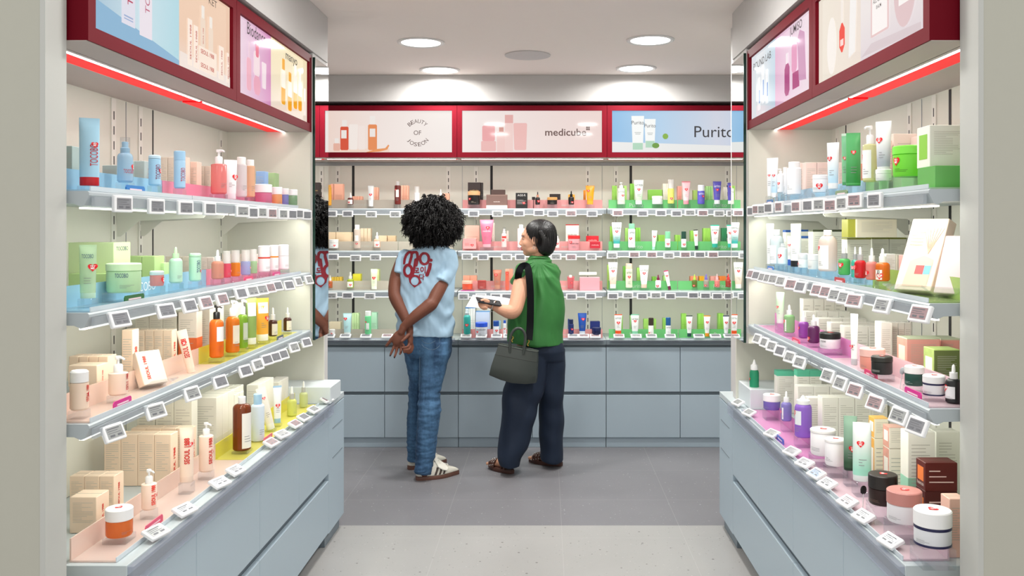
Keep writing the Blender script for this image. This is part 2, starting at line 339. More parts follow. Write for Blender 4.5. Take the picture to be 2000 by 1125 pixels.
# ---------- sign boxes ----------
redm=mat('#6C0016',.6,0,name='red_metal_frame'); redm.node_tree.nodes['Principled BSDF'].inputs['Specular IOR Level'].default_value=.14; redch=mat('#F2000F',.5,emit=.45,name='red_glowing_channel'); under=mat('#BDB2AC',.5,name='sign_underside')
def pic(name,stops,ang=0,emit=.78):
    mt=bpy.data.materials.new(name); mt.use_nodes=True; N=mt.node_tree.nodes; L=mt.node_tree.links; b=N['Principled BSDF']
    tc=N.new('ShaderNodeTexCoord'); mp=N.new('ShaderNodeMapping'); mp.inputs[2].default_value=(0,0,0)
    sx=N.new('ShaderNodeSeparateXYZ'); L.new(tc.outputs['Generated'],sx.inputs[0])
    a=N.new('ShaderNodeMath'); a.operation='MULTIPLY'; a.inputs[1].default_value=math.cos(ang); L.new(sx.outputs[0],a.inputs[0])
    c=N.new('ShaderNodeMath'); c.operation='MULTIPLY_ADD'; c.inputs[1].default_value=math.sin(ang); L.new(sx.outputs[2],c.inputs[0]); L.new(a.outputs[0],c.inputs[2])
    r=N.new('ShaderNodeValToRGB'); L.new(c.outputs[0],r.inputs[0])
    e=r.color_ramp.elements; e[0].position=stops[0][0]; e[0].color=lin(stops[0][1]); e[1].position=stops[-1][0]; e[1].color=lin(stops[-1][1])
    for p,co in stops[1:-1]: k_=e.new(p); k_.color=lin(co)
    b.inputs['Base Color'].default_value=(.02,.02,.02,1); L.new(r.outputs[0],b.inputs['Emission Color']); b.inputs['Emission Strength'].default_value=emit
    b.inputs['Roughness'].default_value=.05; b.inputs['Specular IOR Level'].default_value=.2
    return mt
def lit(col,e=.9):
    k=('lit',col,e)
    if k not in MC:
        m=mat(col,.05,emit=e*.88,name='lit_print_'+col.strip('#'),tr=.51); m.node_tree.nodes['Principled BSDF'].inputs['Base Color'].default_value=(.02,.02,.02,1); m.node_tree.nodes['Principled BSDF'].inputs['Specular IOR Level'].default_value=.2; MC[k]=m
    return MC[k]
SIGN={}
def signbox(label,X,Y,rz,W,z0,z1,panels,bw=.036,D=.44):
    """local: u from 0..W along +x, front at y=0 facing -y, depth +y"""
    t=thing('sign_box',label,'sign',(X,Y,z0),rz); Hh=z1-z0
    mb=MB(); 
    for a in ((0,W,0,.0,bw),(0,W,0,Hh-bw,Hh)): mb.box(a[0]+.001,a[1]-.001,0,.10,a[3],a[4])
    mb.box(.001,bw,0,.10,bw,Hh-bw); mb.box(W-bw,W-.001,0,.10,bw,Hh-bw)
    mb.build('frame',redm,t)
    mb=MB(); mb.box(.001,W-.001,.102,D,.012,Hh); mb.build('housing',redm,t)
    mb=MB(); mb.box(.001,W-.001,.004,.099,-.0015,-.0002); mb.box(.001,W-.001,.103,.117,-.0015,.0115); mb.box(.001,W-.001,.197,D,-.0015,.0115); mb.build('underside',under,t)
    mb=MB(); mb.box(.02,W-.02,.1275,.196,-.001,.0115); mb.build('red_channel',redch,t)
    mb=MB(); mb.box(.02,W-.02,.1185,.1265,-.003,.0115) ; mb.build('led_strip',mat('#FFFFFF',.5,emit=6,name='bright_led'),t)
    for (u0,u1,m) in panels:
        MB().box(max(u0,bw),min(u1,W-bw),.012,.02,bw,Hh-bw).build('picture_panel',m,t)
    return t
class Art:
    def __init__(s,t): s.t=t; s.y=.0114
    def nxt(s): s.y-=.0002; return s.y
    def text(s,txt,u,v,w,col,bold=0,vert=False,h=None,e=.6):
        y=.0078; mb=MB(); text2d(mb,txt,u,v,w,lambda a,b:(a,y,b),vert,bold,h); mb.build('lettering',lit(col,e),s.t); return s
    def shp(s,pts,col,e=.85,name='printed_product'):
        y=s.nxt(); mb=MB(); mb.add([(a,y,b) for a,b in pts],[tuple(range(len(pts)))]); mb.build(name,lit(col,e) if isinstance(col,str) else col,s.t); return s
    def rect(s,u,v,w,h,col,e=.85,r=.0,tap=1.0):
        # rounded-ish rectangle, tap = top width ratio ; v is base
        c=min(w,h)*r; pts=[(u-w/2+c,v),(u+w/2-c,v),(u+w/2,v+c),(u+w/2*tap,v+h-c),(u+w/2*tap-c,v+h),(u-w/2*tap+c,v+h),(u-w/2*tap,v+h-c),(u-w/2,v+c)] if c else [(u-w/2,v),(u+w/2,v),(u+w/2*tap,v+h),(u-w/2*tap,v+h)]
        return s.shp(pts,col,e)
    def bottle(s,u,v,w,h,body,cap,cf=.22,e=.85):
        s.rect(u,v,w,h*(1-cf),body,e,.12); s.rect(u,v+h*(1-cf),w*.6,h*cf,cap,e,.08); return s
    def ell(s,u,v,a,b,col,e=.85): return s.shp([(u+a*math.cos(i*PI/14),v+b*math.sin(i*PI/14)) for i in range(28)],col,e)
zl0,zl1=1.926,2.276
blue=pic('print_blue',[(0,'#A9C6DA'),(.5,'#CFE6EE'),(1,'#B4DDE8')]); peach=pic('print_peach',[(0,'#F2DCCF'),(.35,'#F3CFB4'),(1,'#F5D3B8')],PI/2)
pink=pic('print_pink',[(0,'#F1DCE8'),(.45,'#E8C0DA'),(1,'#D98FC0')]); cream=pic('print_cream',[(0,'#F3E2D2'),(.6,'#F8E9C6'),(1,'#FBEBC4')],PI/2)
# left signs: local u runs away from the camera?  front faces +X -> rotation +90: local x -> +Y
t=signbox('red-framed light box with blue and peach pictures above left shelves, nearer one',-1.07,DN,PI/2,1.0,zl0,zl1,[(0,.545,blue),(.545,1,peach)])
a=Art(t); a.shp([(.037,.037),(.544,.037),(.544,.055),(.037,.115)],'#8FBCDC',.85)
a.rect(.225,.085,.075,.3-.04,'#E4E2EE',.9); a.rect(.325,.075,.075,.27-.035,'#EFE6EE',.9)
a.text('TOCOBO',.228,.215,.155,'#E0466E',.006,True,h=.03); a.text('TOCOBO',.328,.215,.15,'#E77A9A',.004,True,h=.028)
a.rect(.225,.105,.05,.004,'#9FB4DA'); a.rect(.225,.098,.05,.003,'#9FB4DA')
a.text('KET',.80,.29,.07,'#5B4A42',.002,h=.022)
a.shp([(.547,.037),(.962,.037),(.962,.075),(.547,.085)],'#F6E8DF',.9)
for u,h,w_ in ((.62,.14,.035),(.665,.13,.035),(.88,.11,.045),(.94,.10,.022)): a.rect(u,.055,w_,h,'#FAE9DA',.95); a.text('SEOUL 1988',u,.055+h*.5,h*.75,'#E0301E',.01,True,h=.012)
a.bottle(.72,.13,.04,.13,'#F9E3CF','#FDF4EA',.3); a.bottle(.785,.12,.04,.12,'#F9E3CF','#FDF4EA',.3)
a.rect(.76,.055,.15,.075,'#F9E6D6',.95); a.text('SEOUL 1988',.755,.115,.11,'#E0301E',.012,h=.014); a.text('SEOUL 1988',.755,.06+.012,.11,'#E0301E',.012,h=.014)
a.text('SEOUL 1988',.72,.165,.05,'#E8503C',.01,True,h=.008)
t=signbox('red-framed light box with pink and cream bottle pictures above left shelves, farther one',-1.07,DJ,PI/2,4.065-.002-DJ,zl0,zl1,[(0,.42,pink),(.42,1,cream)])
a=Art(t); a.text('Biodance',.235,.285,.21,'#4A3A45',.004,h=.045); a.text('manyo',.69,.27,.17,'#43403A',.01,h=.035)
a.rect(.16,.062,.05,.12,'#F3B4C4',.9,.2); a.rect(.16,.18,.008,.06,'#F6D6DE'); a.rect(.25,.06,.075,.07,'#EFA9BE',.9,.25); a.rect(.245,.13,.07,.09,'#F6DFE4',.9,.15); a.rect(.25,.2,.035,.05,'#E9718C',.9,.2); a.rect(.33,.095,.045,.1,'#F7E4EA',.9,.1,1.25)
for u,v,h in ((.58,.07,.15),(.67,.055,.13),(.75,.075,.15),(.82,.075,.14)): a.rect(u,v,.055,h*.5,'#F2A818',.95,.15); a.rect(u,v+h*.45,.055,h*.5,'#FBF3E4',.95,.08); a.rect(u,v+h*.95,.036,h*.3,('#F2A818','#FDF8EE')[u>.7],.95,.1)
a.rect(.9,.065,.03,.12,'#FBE9E0',.95,.1)
# right signs: front faces -X -> rotation -90: local x -> -Y, so start at the far end
q=SD[1]; 
rl=pic('print_sky',[(0,'#E8EEF3'),(.5,'#E3E8EC'),(1,'#C4DBE9')]); jm=pic('print_violet',[(0,'#E6B5D3'),(.5,'#F0D6E6'),(1,'#F6E7EE')]); bg=pic('print_sand',[(0,'#F4EBDC'),(1,'#F2E4D8')]); ac=pic('print_pale',[(0,'#E6DADF'),(.5,'#F2EAE8'),(1,'#F5ECEA')],PI/2)
t=signbox('red-framed light box with pale blue and violet pictures above right shelves',.895,3.97,-PI/2,.97,zl0,zl1,[(0,.44,rl),(.44,1,jm)])
a=Art(t); a.text('ROUND LAB',.24,.262,.3,'#2F3236',.004,h=.03); a.text('JUMISO',.745,.283,.16,'#3A2E36',.004,h=.04)
for u,v,h in ((.17,.065,.14),(.24,.085,.16),(.31,.075,.14)): a.rect(u,v,.045,h,'#F6F7F8',.95,.15); a.rect(u+.012,v+h*.2,.016,h*.4,'#6F9BD8',.9)
a.rect(.62,.06,.07,.12,'#B03A80',.9,.25); a.rect(.62,.18,.03,.04,'#F6EAF0',.9,.1); a.rect(.74,.07,.09,.06,'#B4407F',.9); a.rect(.72,.13,.07,.11,'#E79AC0',.9,.2); a.shp([(.78,.09),(.87,.08),(.85,.25),(.79,.27),(.76,.24)],'#DDA2C8',.8)
t=signbox('red-framed light box with sand and white product pictures above right shelves',.895,3.0,-PI/2,3.0-DN,zl0,zl1,[(0,.43,bg),(.43,1,ac)])
a=Art(t); a.ell(.17,.14,.045,.09,'#F6EFE8',.95); a.rect(.27,.10,.05,.09,'#F0402E',.95,.4); a.rect(.27,.19,.02,.12,'#F7EEE6',.9,.2); a.shp([(.33,.07),(.385,.08),(.40,.26),(.345,.25)],'#F3EFEC',.95); a.rect(.27,.12,.03,.02,'#F9D7D0',.95)
a.rect(.58,.09,.13,.13,'#EBC9C8',.9,.03); a.rect(.58,.096,.11,.12,'#F9F3F0',.95); a.ell(.75,.17,.07,.1,'#E4C7C9',.9); a.rect(.75,.13,.075,.10,'#F8F3F0',.95)
a.text('ALL CLEAN',.58,.185,.085,'#6A5A5A',.002,h=.013); a.text('BALM',.58,.165,.035,'#6A5A5A',.002,h=.010); a.text('ALL CLEAN',.75,.205,.06,'#6A5A5A',.002,h=.011); a.text('BALM',.75,.185,.03,'#6A5A5A',.002,h=.010)
a.shp([(.44,.05),(.85,.04),(.85,.06),(.52,.075)],'#E2D2D6',.85)
# back signs
zb0,zb1=1.963,2.31; YB=5.955
boj=pic('print_rose',[(0,'#F4D9CC'),(.5,'#F7EAE4'),(1,'#F9F1EC')]); med=pic('print_rosewhite',[(0,'#FAF0EC'),(.5,'#F6E6E1'),(1,'#F3DCD6')]); pur=pic('print_sky_purple',[(0,'#8FC3EC'),(.35,'#B8D6F0'),(.75,'#D9DDEA'),(1,'#C9D8EE')])
t=signbox('red-framed light box with circular lettering and orange bottles, left on back wall',-1.597,YB,0,1.0,zb0,zb1,[(0,1,boj)],.034,.42)
a=Art(t); kx=1740/YB
def ux(px,x0=-1.597): return (px-VX)/kx-x0
def uz(py): return H-(py-VY)/kx-zb0
def arc(a,txt,cx,cz,R,a0,a1,size,col,inv=False):
    y=a.nxt(); mb=MB(); n=len(txt)
    for i,ch in enumerate(txt):
        th=a0+(a1-a0)*i/(n-1); v,f,asp=text_geo(ch,.0)
        wd=size*{'I':.12,'J':.45,'O':1.05,'M':1.1}.get(ch,.8); px,pz=cx+R*math.sin(th),cz+R*math.cos(th); rot=-th if not inv else PI-th
        c,s_=math.cos(rot),math.sin(rot)
        mb.add([(px+(x*wd)*c-(yy*size/asp)*s_,y,pz+(x*wd)*s_+(yy*size/asp)*c) for x,yy in v],f)
    mb.build('lettering',lit(col,.6),a.t)
cx,cz=ux(815),uz(259); R_=.078
arc(a,'BEAUTY',cx,cz,R_,-.75,.75,.026,'#6B4B45'); arc(a,'JOSEON',cx,cz,R_,PI+.85,PI-.85,.026,'#6B4B45',True); a.text('OF',cx,cz,.05,'#6B4B45',.0,h=.03)
a.shp([(ux(650),.036),(ux(760),.036),(ux(760),uz(290)),(ux(650),uz(290))],'#F6DCCB',.9)
a.bottle(ux(672),uz(293),.055,uz(234)-uz(293),'#E0573A','#F8F0EA',.22); a.rect(ux(671),uz(270),.036,.055,'#F8F0EA'); a.bottle(ux(727),uz(293),.06,uz(226)-uz(293),'#F0935A','#FBF4EE',.25); a.rect(ux(727),uz(267),.038,.055,'#F8F0EA')
a.bottle(ux(657),uz(294),.045,uz(270)-uz(294),'#EFB9A6','#F8F0EA',.4); a.rect(ux(690),uz(292),.05,.17,'#F8EDE6',.9,.1,1.2); a.rect(ux(706),uz(292),.045,.16,'#F7E8E1',.9,.1)
a.shp([(ux(718),uz(296)),(ux(735),uz(291)),(ux(752),uz(289)),(ux(758),uz(282)),(ux(760),uz(284)),(ux(756),uz(292)),(ux(740),uz(296)),(ux(712),uz(298))],'#EC9A5E',.9)
t=signbox('red-framed light box with pale pink product group, middle of back wall',-.597,YB,0,1.003,zb0,zb1,[(0,1.003,med)],.034,.42)
a=Art(t); U=lambda p:ux(p,-.597)
a.text('medicube',U(1105),uz(258),.275,'#7E5F5A',.012,h=.048)
y=a.nxt(); mb=MB()
for du,dv in ((0,0),(.013,0),(0,.013),(.013,.013)): mb.add([(U(1145)+du+x,y,uz(254)+dv+z) for x,z in ((0,0),(.011,0),(.011,.011),(0,.011))],[(0,1,2,3)])
mb.build('lettering',lit('#7E5F5A',.6),t)
for u,w_,v0,v1,c_ in ((954,.1,295,275,'#F0BCB8'),(954,.085,275,245,'#EFA9AA'),(979,.06,296,257,'#F4CFC9'),(994,.055,295,224,'#F5D5CF'),(1016,.08,293,240,'#F2C0BB')): a.rect(U(u),uz(v0),w_,uz(v1)-uz(v0),c_,.9,.08,1.15 if u==1016 else 1)
a.rect(U(979),uz(257),.03,.03,'#D99A8E'); a.rect(U(994),uz(240),.055,.055,'#EDB4AF')
t=signbox('red-framed blue light box with two white tubes, right on back wall',.406,YB,0,1.004,zb0,zb1,[(0,1.004,pur)],.034,.42)
a=Art(t); U=lambda p:ux(p,.406)
a.shp([(.035,.036),(.968,.036),(.968,.075),(.035,.105)],'#EDEDEB',.92); a.text('Purito',U(1396),uz(257),.27,'#4C4A4E',.0,h=.075)
for u,w_,v0,v1 in ((1246,.085,292,226),(1270,.075,288,232)):
    a.rect(U(u),uz(v0),w_*.8,uz(v1)-uz(v0),'#F6F8F6',.95,.0,1.25); a.rect(U(u),uz(v0),w_*.8,.045,'#B5DCC2',.9); a.text('Purito',U(u),uz(v1)-.045,w_,'#55585C',.0,h=.024); a.rect(U(u),uz((v0+v1)/2),w_*.5,.003,'#9AA3A0'); a.rect(U(u),uz((v0+v1)/2)-.01,w_*.4,.003,'#9AA3A0')
a.ell(U(1300),uz(266),.019,.019,'#8AB83F'); a.ell(U(1281),uz(284),.024,.018,'#6FA03A')
# lamps in the strips
for s,q in SD.items():
    for y0,y1 in ((DN,DJ),(DJ,q['d1'])): area('sign_led_lamp',(s*(q['f']+.122),(y0+y1)/2-(.04 if y1>3.5 else 0),zl0-.008),(.012,y1-y0-.16),POW['sign'],COOL,(0,-s*math.radians(20),0))
area('sign_led_lamp',(-.09,YB+.122,zb0-.008),(2.9,.012),POW['sign']*3.4,COOL,(math.radians(20),0,0))
# ---------- product builders (local frame: base at origin, front faces -y) ----------
def cm(c,r=.35):
    if c.startswith('g'): return mat(c[1:],.12,kind='g',tr=.38,name='tinted_plastic_'+c[2:])
    return mat(c,r,name='plastic_'+c[1:])
def heart_pts(n=26):
    P=[]
    for i in range(n):
        t=2*PI*i/n; P.append((16*math.sin(t)**3/32,(13*math.cos(t)-5*math.cos(2*t)-2*math.cos(3*t)-math.cos(4*t))/32))
    return P
HP=heart_pts()
def hs(t,S,u,v,w,small=False):
    mb=MB(); c=S(u,v,.0008); P=[S(u+a*w,v+b*w,.0008) for a,b in HP]; n=len(P)
    mb.add(P+[c],[(i,(i+1)%n,n) for i in range(n)]); h=mb.build('heart_sticker',mat('#E8121C',.4,name='red_sticker'),t)
    mb=MB()
    if small:
        mb.add([S(u+a*w,v+b*w,.0014) for a,b in ((-.2,.05),(.2,.05),(.2,.12),(-.2,.12))],[(0,1,2,3)]); mb.add([S(u+a*w,v+b*w,.0014) for a,b in ((-.15,-.1),(.15,-.1),(.15,-.03),(-.15,-.03))],[(0,1,2,3)])
    else:
        text2d(mb,'TRY',u,v+w*.12,w*.55,lambda a,b:S(a,b,.0014),bold=.02); text2d(mb,'ME',u,v-w*.12,w*.38,lambda a,b:S(a,b,.0014),bold=.02)
    mb.build('lettering',mat('#FFFFFF',.5,name='white_ink'),h)
def patch(t,S,u0,u1,v0,v1,m,name='label',n=10,off=.0004):
    mb=MB(); P=[]
    for j in (v0,v1):
        for i in range(n+1): P.append(S(u0+(u1-u0)*i/n,j,off))
    mb.add(P,[(i,i+1,n+2+i,n+1+i) for i in range(n)]); return mb.build(name,m,t,True)
def inklines(t,S,u0,u1,v0,v1,n,col,off=.001,th=.2):
    mb=MB(); st=(v1-v0)/n; rr=random.Random(int(n*100+abs(v0)*1e4))
    for i in range(n):
        b=v0+st*i; w_=(u1-u0)*rr.choice((1,1,.9,.7,.45)); k=6
        P=[S(u0+w_*a/k,b+c,off) for c in (0,st*th) for a in range(k+1)]
        mb.add(P,[(a,a+1,k+2+a,k+1+a) for a in range(k)])
    return mb.build('fine_print',mat(col,.6,name='ink_'+col[1:]),t)
def product(kind,loc,w,h,body,cap,label,cat,rz=0,tilt=0,o={},group=None,far=False):
    t=thing(o.get('nm') or {'pump':'pump_bottle','drop':'dropper_bottle','bottle':'bottle','mist':'mist_bottle','jar':'cream_jar','tube':'cream_tube','stick':'stick_tube','air':'airless_pump_bottle','spray':'spray_bottle','nozzle':'nozzle_bottle'}[kind],label,cat,loc,rz,group,ry=tilt)
    r=w/2; seg=20 if far else 32; B=cm(body); K=cm(cap); c=o.get('c'); sq=o.get('sq',1)
    S=lambda u,v,d=0:((r+d)*math.sin(u/r),-(r+d)*sq*math.cos(u/r),v)
    e=min(.004,r*.2); zb=h
    def lathe(prof,name,m): return MB().lathe(prof,seg,1,sq).build(name,m,t,True)
    if kind in('pump','drop','spray','nozzle','bottle','mist'):
        if kind=='pump': c=c or .30; hb=h*(1-c)
        elif kind=='drop': c=c or .42; hb=h*(1-c)
        elif kind=='spray': c=c or .3; hb=h*(1-c)
        elif kind=='nozzle': c=c or .28; hb=h*(1-c)
        elif kind=='mist': c=c or .35; hb=h*(1-c)
        else: c=c or .2; hb=h*(1-c)
        rn={'pump':.42,'drop':.45,'bottle':o.get('n',.8),'mist':.85,'spray':.6,'nozzle':.7}[kind]*r
        sh=o.get('sh',.12 if kind in('pump','drop','nozzle','spray') else .03)*h
        P=[(r-e,0),(r,e),(r,hb-sh)]
        for k_ in range(1,6):
            a=k_/5*PI/2; P.append((rn+(r-rn)*math.cos(a),hb-sh+sh*.92*math.sin(a)))
        P.append((rn,hb)); lathe(P,'bottle',B); zb=hb-sh
        if kind=='pump':
            lathe([(rn*1.12,hb-.001),(rn*1.15,hb+.001),(rn*1.15,hb+c*h*.42),(rn*.9,hb+c*h*.5),(r*.14,hb+c*h*.52),(r*.13,hb+c*h*.8)],'collar',K)
            mb=MB(); zt=h; hh=max(.006,c*h*.2); mb.lathe([(r*.3,zt-hh),(r*.34,zt-hh*.5),(r*.3,zt)],16); mb.tube([(0,-r*.2,zt-hh*.5),(0,-r*.8,zt-hh*.5),(0,-r*1.15,zt-hh*.9)],[hh*.42,hh*.36,hh*.28],8); mb.build('pump_head',K,t,True)
        elif kind=='drop':
            z1=hb+c*h*.42; C2=cm(o.get('k2',cap)); lathe([(rn*1.1,hb-.001),(rn*1.12,hb),(rn*1.12,z1),(rn*.7,z1)],'collar',C2)
            rb=rn*.5; P=[(rb,z1),(rb*1.08,z1+(h-z1)*.3),(rb*.95,z1+(h-z1)*.6)]+[(rb*.95*math.cos(a*PI/10),z1+(h-z1)*(.6+.4*math.sin(a*PI/10))) for a in range(1,6)]; lathe(P,'dropper_bulb',K)
        elif kind=='spray':
            lathe([(rn*.95,hb-.001),(rn,hb),(rn,hb+c*h*.3),(rn*.7,hb+c*h*.36),(rn*.7,hb+c*h*.7),(rn*.5,hb+c*h*.72)],'spray_head',K)
            MB().lathe([(rn*1.05,hb+.001),(rn*1.05,h)],seg).build('clear_cap',mat('#F4F7F9',.1,kind='c',name='clear_plastic'),t,True)
        elif kind=='nozzle':
            lathe([(rn*1.1,hb-.001),(rn*1.1,hb+c*h*.45),(rn*.6,hb+c*h*.55),(rn*.18,h)],'nozzle_cap',K)
        elif kind=='mist':
            lathe([(rn*.6,hb-.001),(rn*.6,hb+c*h*.5),(rn*.35,hb+c*h*.52),(rn*.35,hb+c*h*.8)],'spray_head',K)
            MB().lathe([(rn*1.02,hb+.001),(rn*1.02,h-.001),(0,h)],seg).build('clear_cap',mat('#F7F5F2',.2,kind='g',tr=.45,name='frosted_cap'),t,True)
        else:
            rc=o.get('rc',.82)*r; lathe([(rc,hb-.001),(rc,h-e*.5),(rc-e*.5,h)],'cap',K)
    elif kind=='jar':
        c=c or .4; hb=h*(1-c); lathe([(r*.9,0),(r*.97,hb*.1),(r*.97,hb*.97),(r*.93,hb)],'jar',B)
        lathe([(r*.96,hb),(r,hb+.001),(r,h-e*.6),(r-e*.6,h)],'lid',K); zb=hb; Sx=S; S=lambda u,v,d=0:((r*.975+d)*math.sin(u/r),-(r*.975+d)*sq*math.cos(u/r),v)
        if o.get('top'):
            hs(t,lambda u,v,d:(u,v,h+d),0,0,w*.3)
        if 'band' in o: lathe([(r*.985,hb*.86),(r*.985,hb)],'band',cm(o['band'])); lathe([(r*.985,0.001),(r*.985,hb*.14)],'band',cm(o['band']))
    elif kind in('stick','air'):
        c=c or (.12 if kind=='stick' else .4); zc=h*(1-c)
        lathe([(r-e,0),(r,e),(r,zc-.0008)],'bottle' if kind=='air' else 'tube',B); lathe([(r-e*.3,zc),(r,zc+.0006),(r,h-e),(r-e,h)],'cap',K); zb=zc
        if 'band' in o: lathe([(r*1.006,zc-.004),(r*1.006,zc+.002)],'band',cm(o['band']))
    elif kind=='tube':
        c=c or .14; hc=h*c; w0=r*o.get('b',.8); R=[]; nn=24; ht=h*.95
        def dim(z):
            f_=max(0,(z-hc)/(ht-hc)); return (w0+(r-w0)*f_, max(.0009,w0*.72*math.sqrt(max(0,1-f_**2.2))))
        for k_ in range(13):
            z=hc+(ht-hc)*k_/12; a,b_=dim(z); R.append([(a*math.cos(2*PI*j/nn),b_*math.sin(2*PI*j/nn),z) for j in range(nn)])
        R.append([(r*math.cos(2*PI*j/nn),.0009*math.sin(2*PI*j/nn),h) for j in range(nn)])
        if 'grad' in o:
            B=mat(o['grad'],.35,name='grad_'+o['grad'][1:]+body[1:]); 
            if not B.get('gr'):
                B['gr']=1; N=B.node_tree.nodes; L=B.node_tree.links; tc=N.new('ShaderNodeTexCoord'); sx=N.new('ShaderNodeSeparateXYZ'); rp=N.new('ShaderNodeValToRGB'); rp.color_ramp.elements[0].position=.1; rp.color_ramp.elements[0].color=lin(o['grad']); rp.color_ramp.elements[1].position=.6; rp.color_ramp.elements[1].color=lin(body.lstrip('g'))
                L.new(tc.outputs['Generated'],sx.inputs[0]); L.new(sx.outputs[2],rp.inputs[0]); L.new(rp.outputs[0],N['Principled BSDF'].inputs['Base Color'])
                MC.pop((o['grad'],.35,0,0,'p',0,.5),None); MC['grad',o['grad'],body]=B
        MB().rings(R).build('tube',B,t,True)
        wc=w0*.98; MB().rings([[(wc*k_*math.cos(2*PI*j/nn),wc*.74*k_*math.sin(2*PI*j/nn),z) for j in range(nn)] for z,k_ in ((0,.97),(.001,1),(hc,1),(hc+.0005,.9))]).build('cap',K,t,True)
        def S(u,v,d=0):
            a,b_=dim(v); return (u,-(b_*math.sqrt(max(0,1-min(1,(u/a)**2)))+d+.0006),v)
        zb=h*.9
        if 'crimp' in o:
            R=[[(r*1.003*math.cos(2*PI*j/nn),.0013*math.sin(2*PI*j/nn),z) for j in range(nn)] for z in (h*.955,h+.0003)]; MB().rings(R).build('crimp',cm(o['crimp']),t)
    lo=h*(c if kind=='tube' else 0)
    if 'lab' in o:
        l0,l1=o.get('lr',(.12,.88)); lw=o.get('lw',1.5)
        patch(t,S,-r*lw*.62,r*lw*.62,lo+(zb-lo)*l0,lo+(zb-lo)*l1,mat(o['lab'],.5,name='paper_'+o['lab'][1:]),off=.0004)
    if 'txt' in o:
        tw=o.get('tw',1.1)*w; ty=lo+(zb-lo)*o.get('ty',.6); m_=mat(o.get('tc','#3A3A3C'),.5,name='ink_'+o.get('tc','#3A3A3C')[1:])
        mb=MB(); text2d(mb,o['txt'],o.get('tu',0)*w,ty,(zb-lo)*o.get('tw',.7) if o.get('v') else tw*.75,lambda a,b:S(a,b,.0012),o.get('v',False),o.get('tb',0),o.get('th'))
        mb.build('lettering',m_,t)
    if o.get('ink',1) and w>.012 and kind!='spray' and not o.get('v'):
        inklines(t,S,-w*.2,w*.22,lo+(zb-lo)*.22,lo+(zb-lo)*.40,3,o.get('ic','#8A8A8C'))
    if o.get('ht',0):
        hw=min(.024,w*.55) if o['ht']==1 else o['ht']
        hs(t,S,o.get('hu',.0)*w,lo+(zb-lo)*o.get('hy',.55),hw,far)
    return t
def carton(loc,W,L,Hh,col,label,cat='box',group=None,rz=0,o={},far=False,rx=0,ry=0):
    """W along x, L along y, base centre of the near face edge at loc"""
    t=thing('carton',label,cat,loc,rz,group,rx=rx,ry=ry); cols=col if isinstance(col,tuple) else (col,)
    b=min(.0012,W*.04); m=cm(cols[0],.5)
    MB().bbox(-W/2,W/2,0,L,0,Hh,b).build('box',m,t)
    if 'topc' in o: MB().bbox(-W/2-.0004,W/2+.0004,-.0004,L+.0004,Hh*(1-o.get('tf',.12)),Hh+.0004,b).build('lid',cm(o['topc'],.5),t)
    if 'botc' in o: MB().bbox(-W/2-.0004,W/2+.0004,-.0004,L+.0004,-.0002,Hh*o.get('bf',.3),b).build('lower_band',cm(o['botc'],.5),t)
    # lid seam
    SF=lambda u,v,d=0:(u,-.0003-d,v)
    if not far:
        MB().box(-W/2+.001,W/2-.001,L*.5-.0005,L*.5+.0002,Hh,Hh+.0003).build('flap_seam',mat('#9C978C',.8,name='seam_shadow_gap'),t)
    if o.get('ink',1):
        g=o.get('ic','#BFBAAE'); n=o.get('n',14 if not far else 5); a,b2=o.get('ir',(.30,.88)); inklines(t,SF,-W*.38,W*.38,Hh*a,Hh*b2,n,g,.0004)
    sd=o.get('side')  # which side faces the aisle: +1 -> +x face
    if 'txt' in o:
        m_=mat(o.get('tc','#3A3A3C'),.5,name='ink_'+o.get('tc','#3A3A3C')[1:])
        if sd: S2=lambda a,b:(sd*(W/2+.0005),L/2+sd*a,b)
        else: S2=lambda a,b:(a,-.0009,b)
        mb=MB(); vv=o.get('v'); span=Hh if vv else (L if sd else W); text2d(mb,o['txt'],o.get('tu',0)*(L if sd else W),Hh*o.get('ty',.5),span*o.get('tw',.7),S2,bool(vv),o.get('tb',0),o.get('th')); mb.build('lettering',m_,t)
    if 'lab' in o:
        a,b2=o.get('lr',(.3,.8)); x0=sd*(W/2+.0003) if sd else None
        if sd: MB().add([(x0,L*.18,Hh*a),(x0,L*.82,Hh*a),(x0,L*.82,Hh*b2),(x0,L*.18,Hh*b2)],[(0,1,2,3)]).build('label',mat(o['lab'],.5),t)
        else: MB().add([(-W*.35,-.0006,Hh*a),(W*.35,-.0006,Hh*a),(W*.35,-.0006,Hh*b2),(-W*.35,-.0006,Hh*b2)],[(0,1,2,3)]).build('label',mat(o['lab'],.5),t)
    if 'sidec' in o:
        x0=sd*(W/2+.0002); MB().add([(x0,.001,.001),(x0,L-.001,.001),(x0,L-.001,Hh-.001),(x0,.001,Hh-.001)],[(0,1,2,3)]).build('printed_side',mat(o['sidec'],.5,grain=.25),t)
    if o.get('ht'): hs(t,SF,W*.2,Hh*.35,min(.02,W*.3),far)
    return t
clear=mat('#F6F9FB',.05,kind='c',name='clear_acrylic')
NR=[0]
def riser(X,Y,z0,z1,w,d,what,place,rz=0):
    h=z1-z0-.0004
    if h<.008: return
    lab='clear acrylic riser under the '+' '.join(what.split()[:6])+', '+place
    lab=' '.join(lab.split()[:16])
    o=MB().bbox(-w/2,w/2,-d/2,d/2,0,h,.001).build('acrylic_riser',clear,None,loc=(X,Y,z0)); tag(o,lab,'display stand')
PL={(-1,0):'left top shelf',(-1,1):'left second shelf',(-1,2):'left third shelf',(-1,3):'left counter',(1,0):'right top shelf',(1,1):'right second shelf',(1,2):'right third shelf',(1,3):'right counter'}
ZS={-1:SZ[-1]+[.6725],1:SZ[1]+[.6725]}
NEAR={}   # products by shelf for price-tag labels
TT=.0046  # tray floor
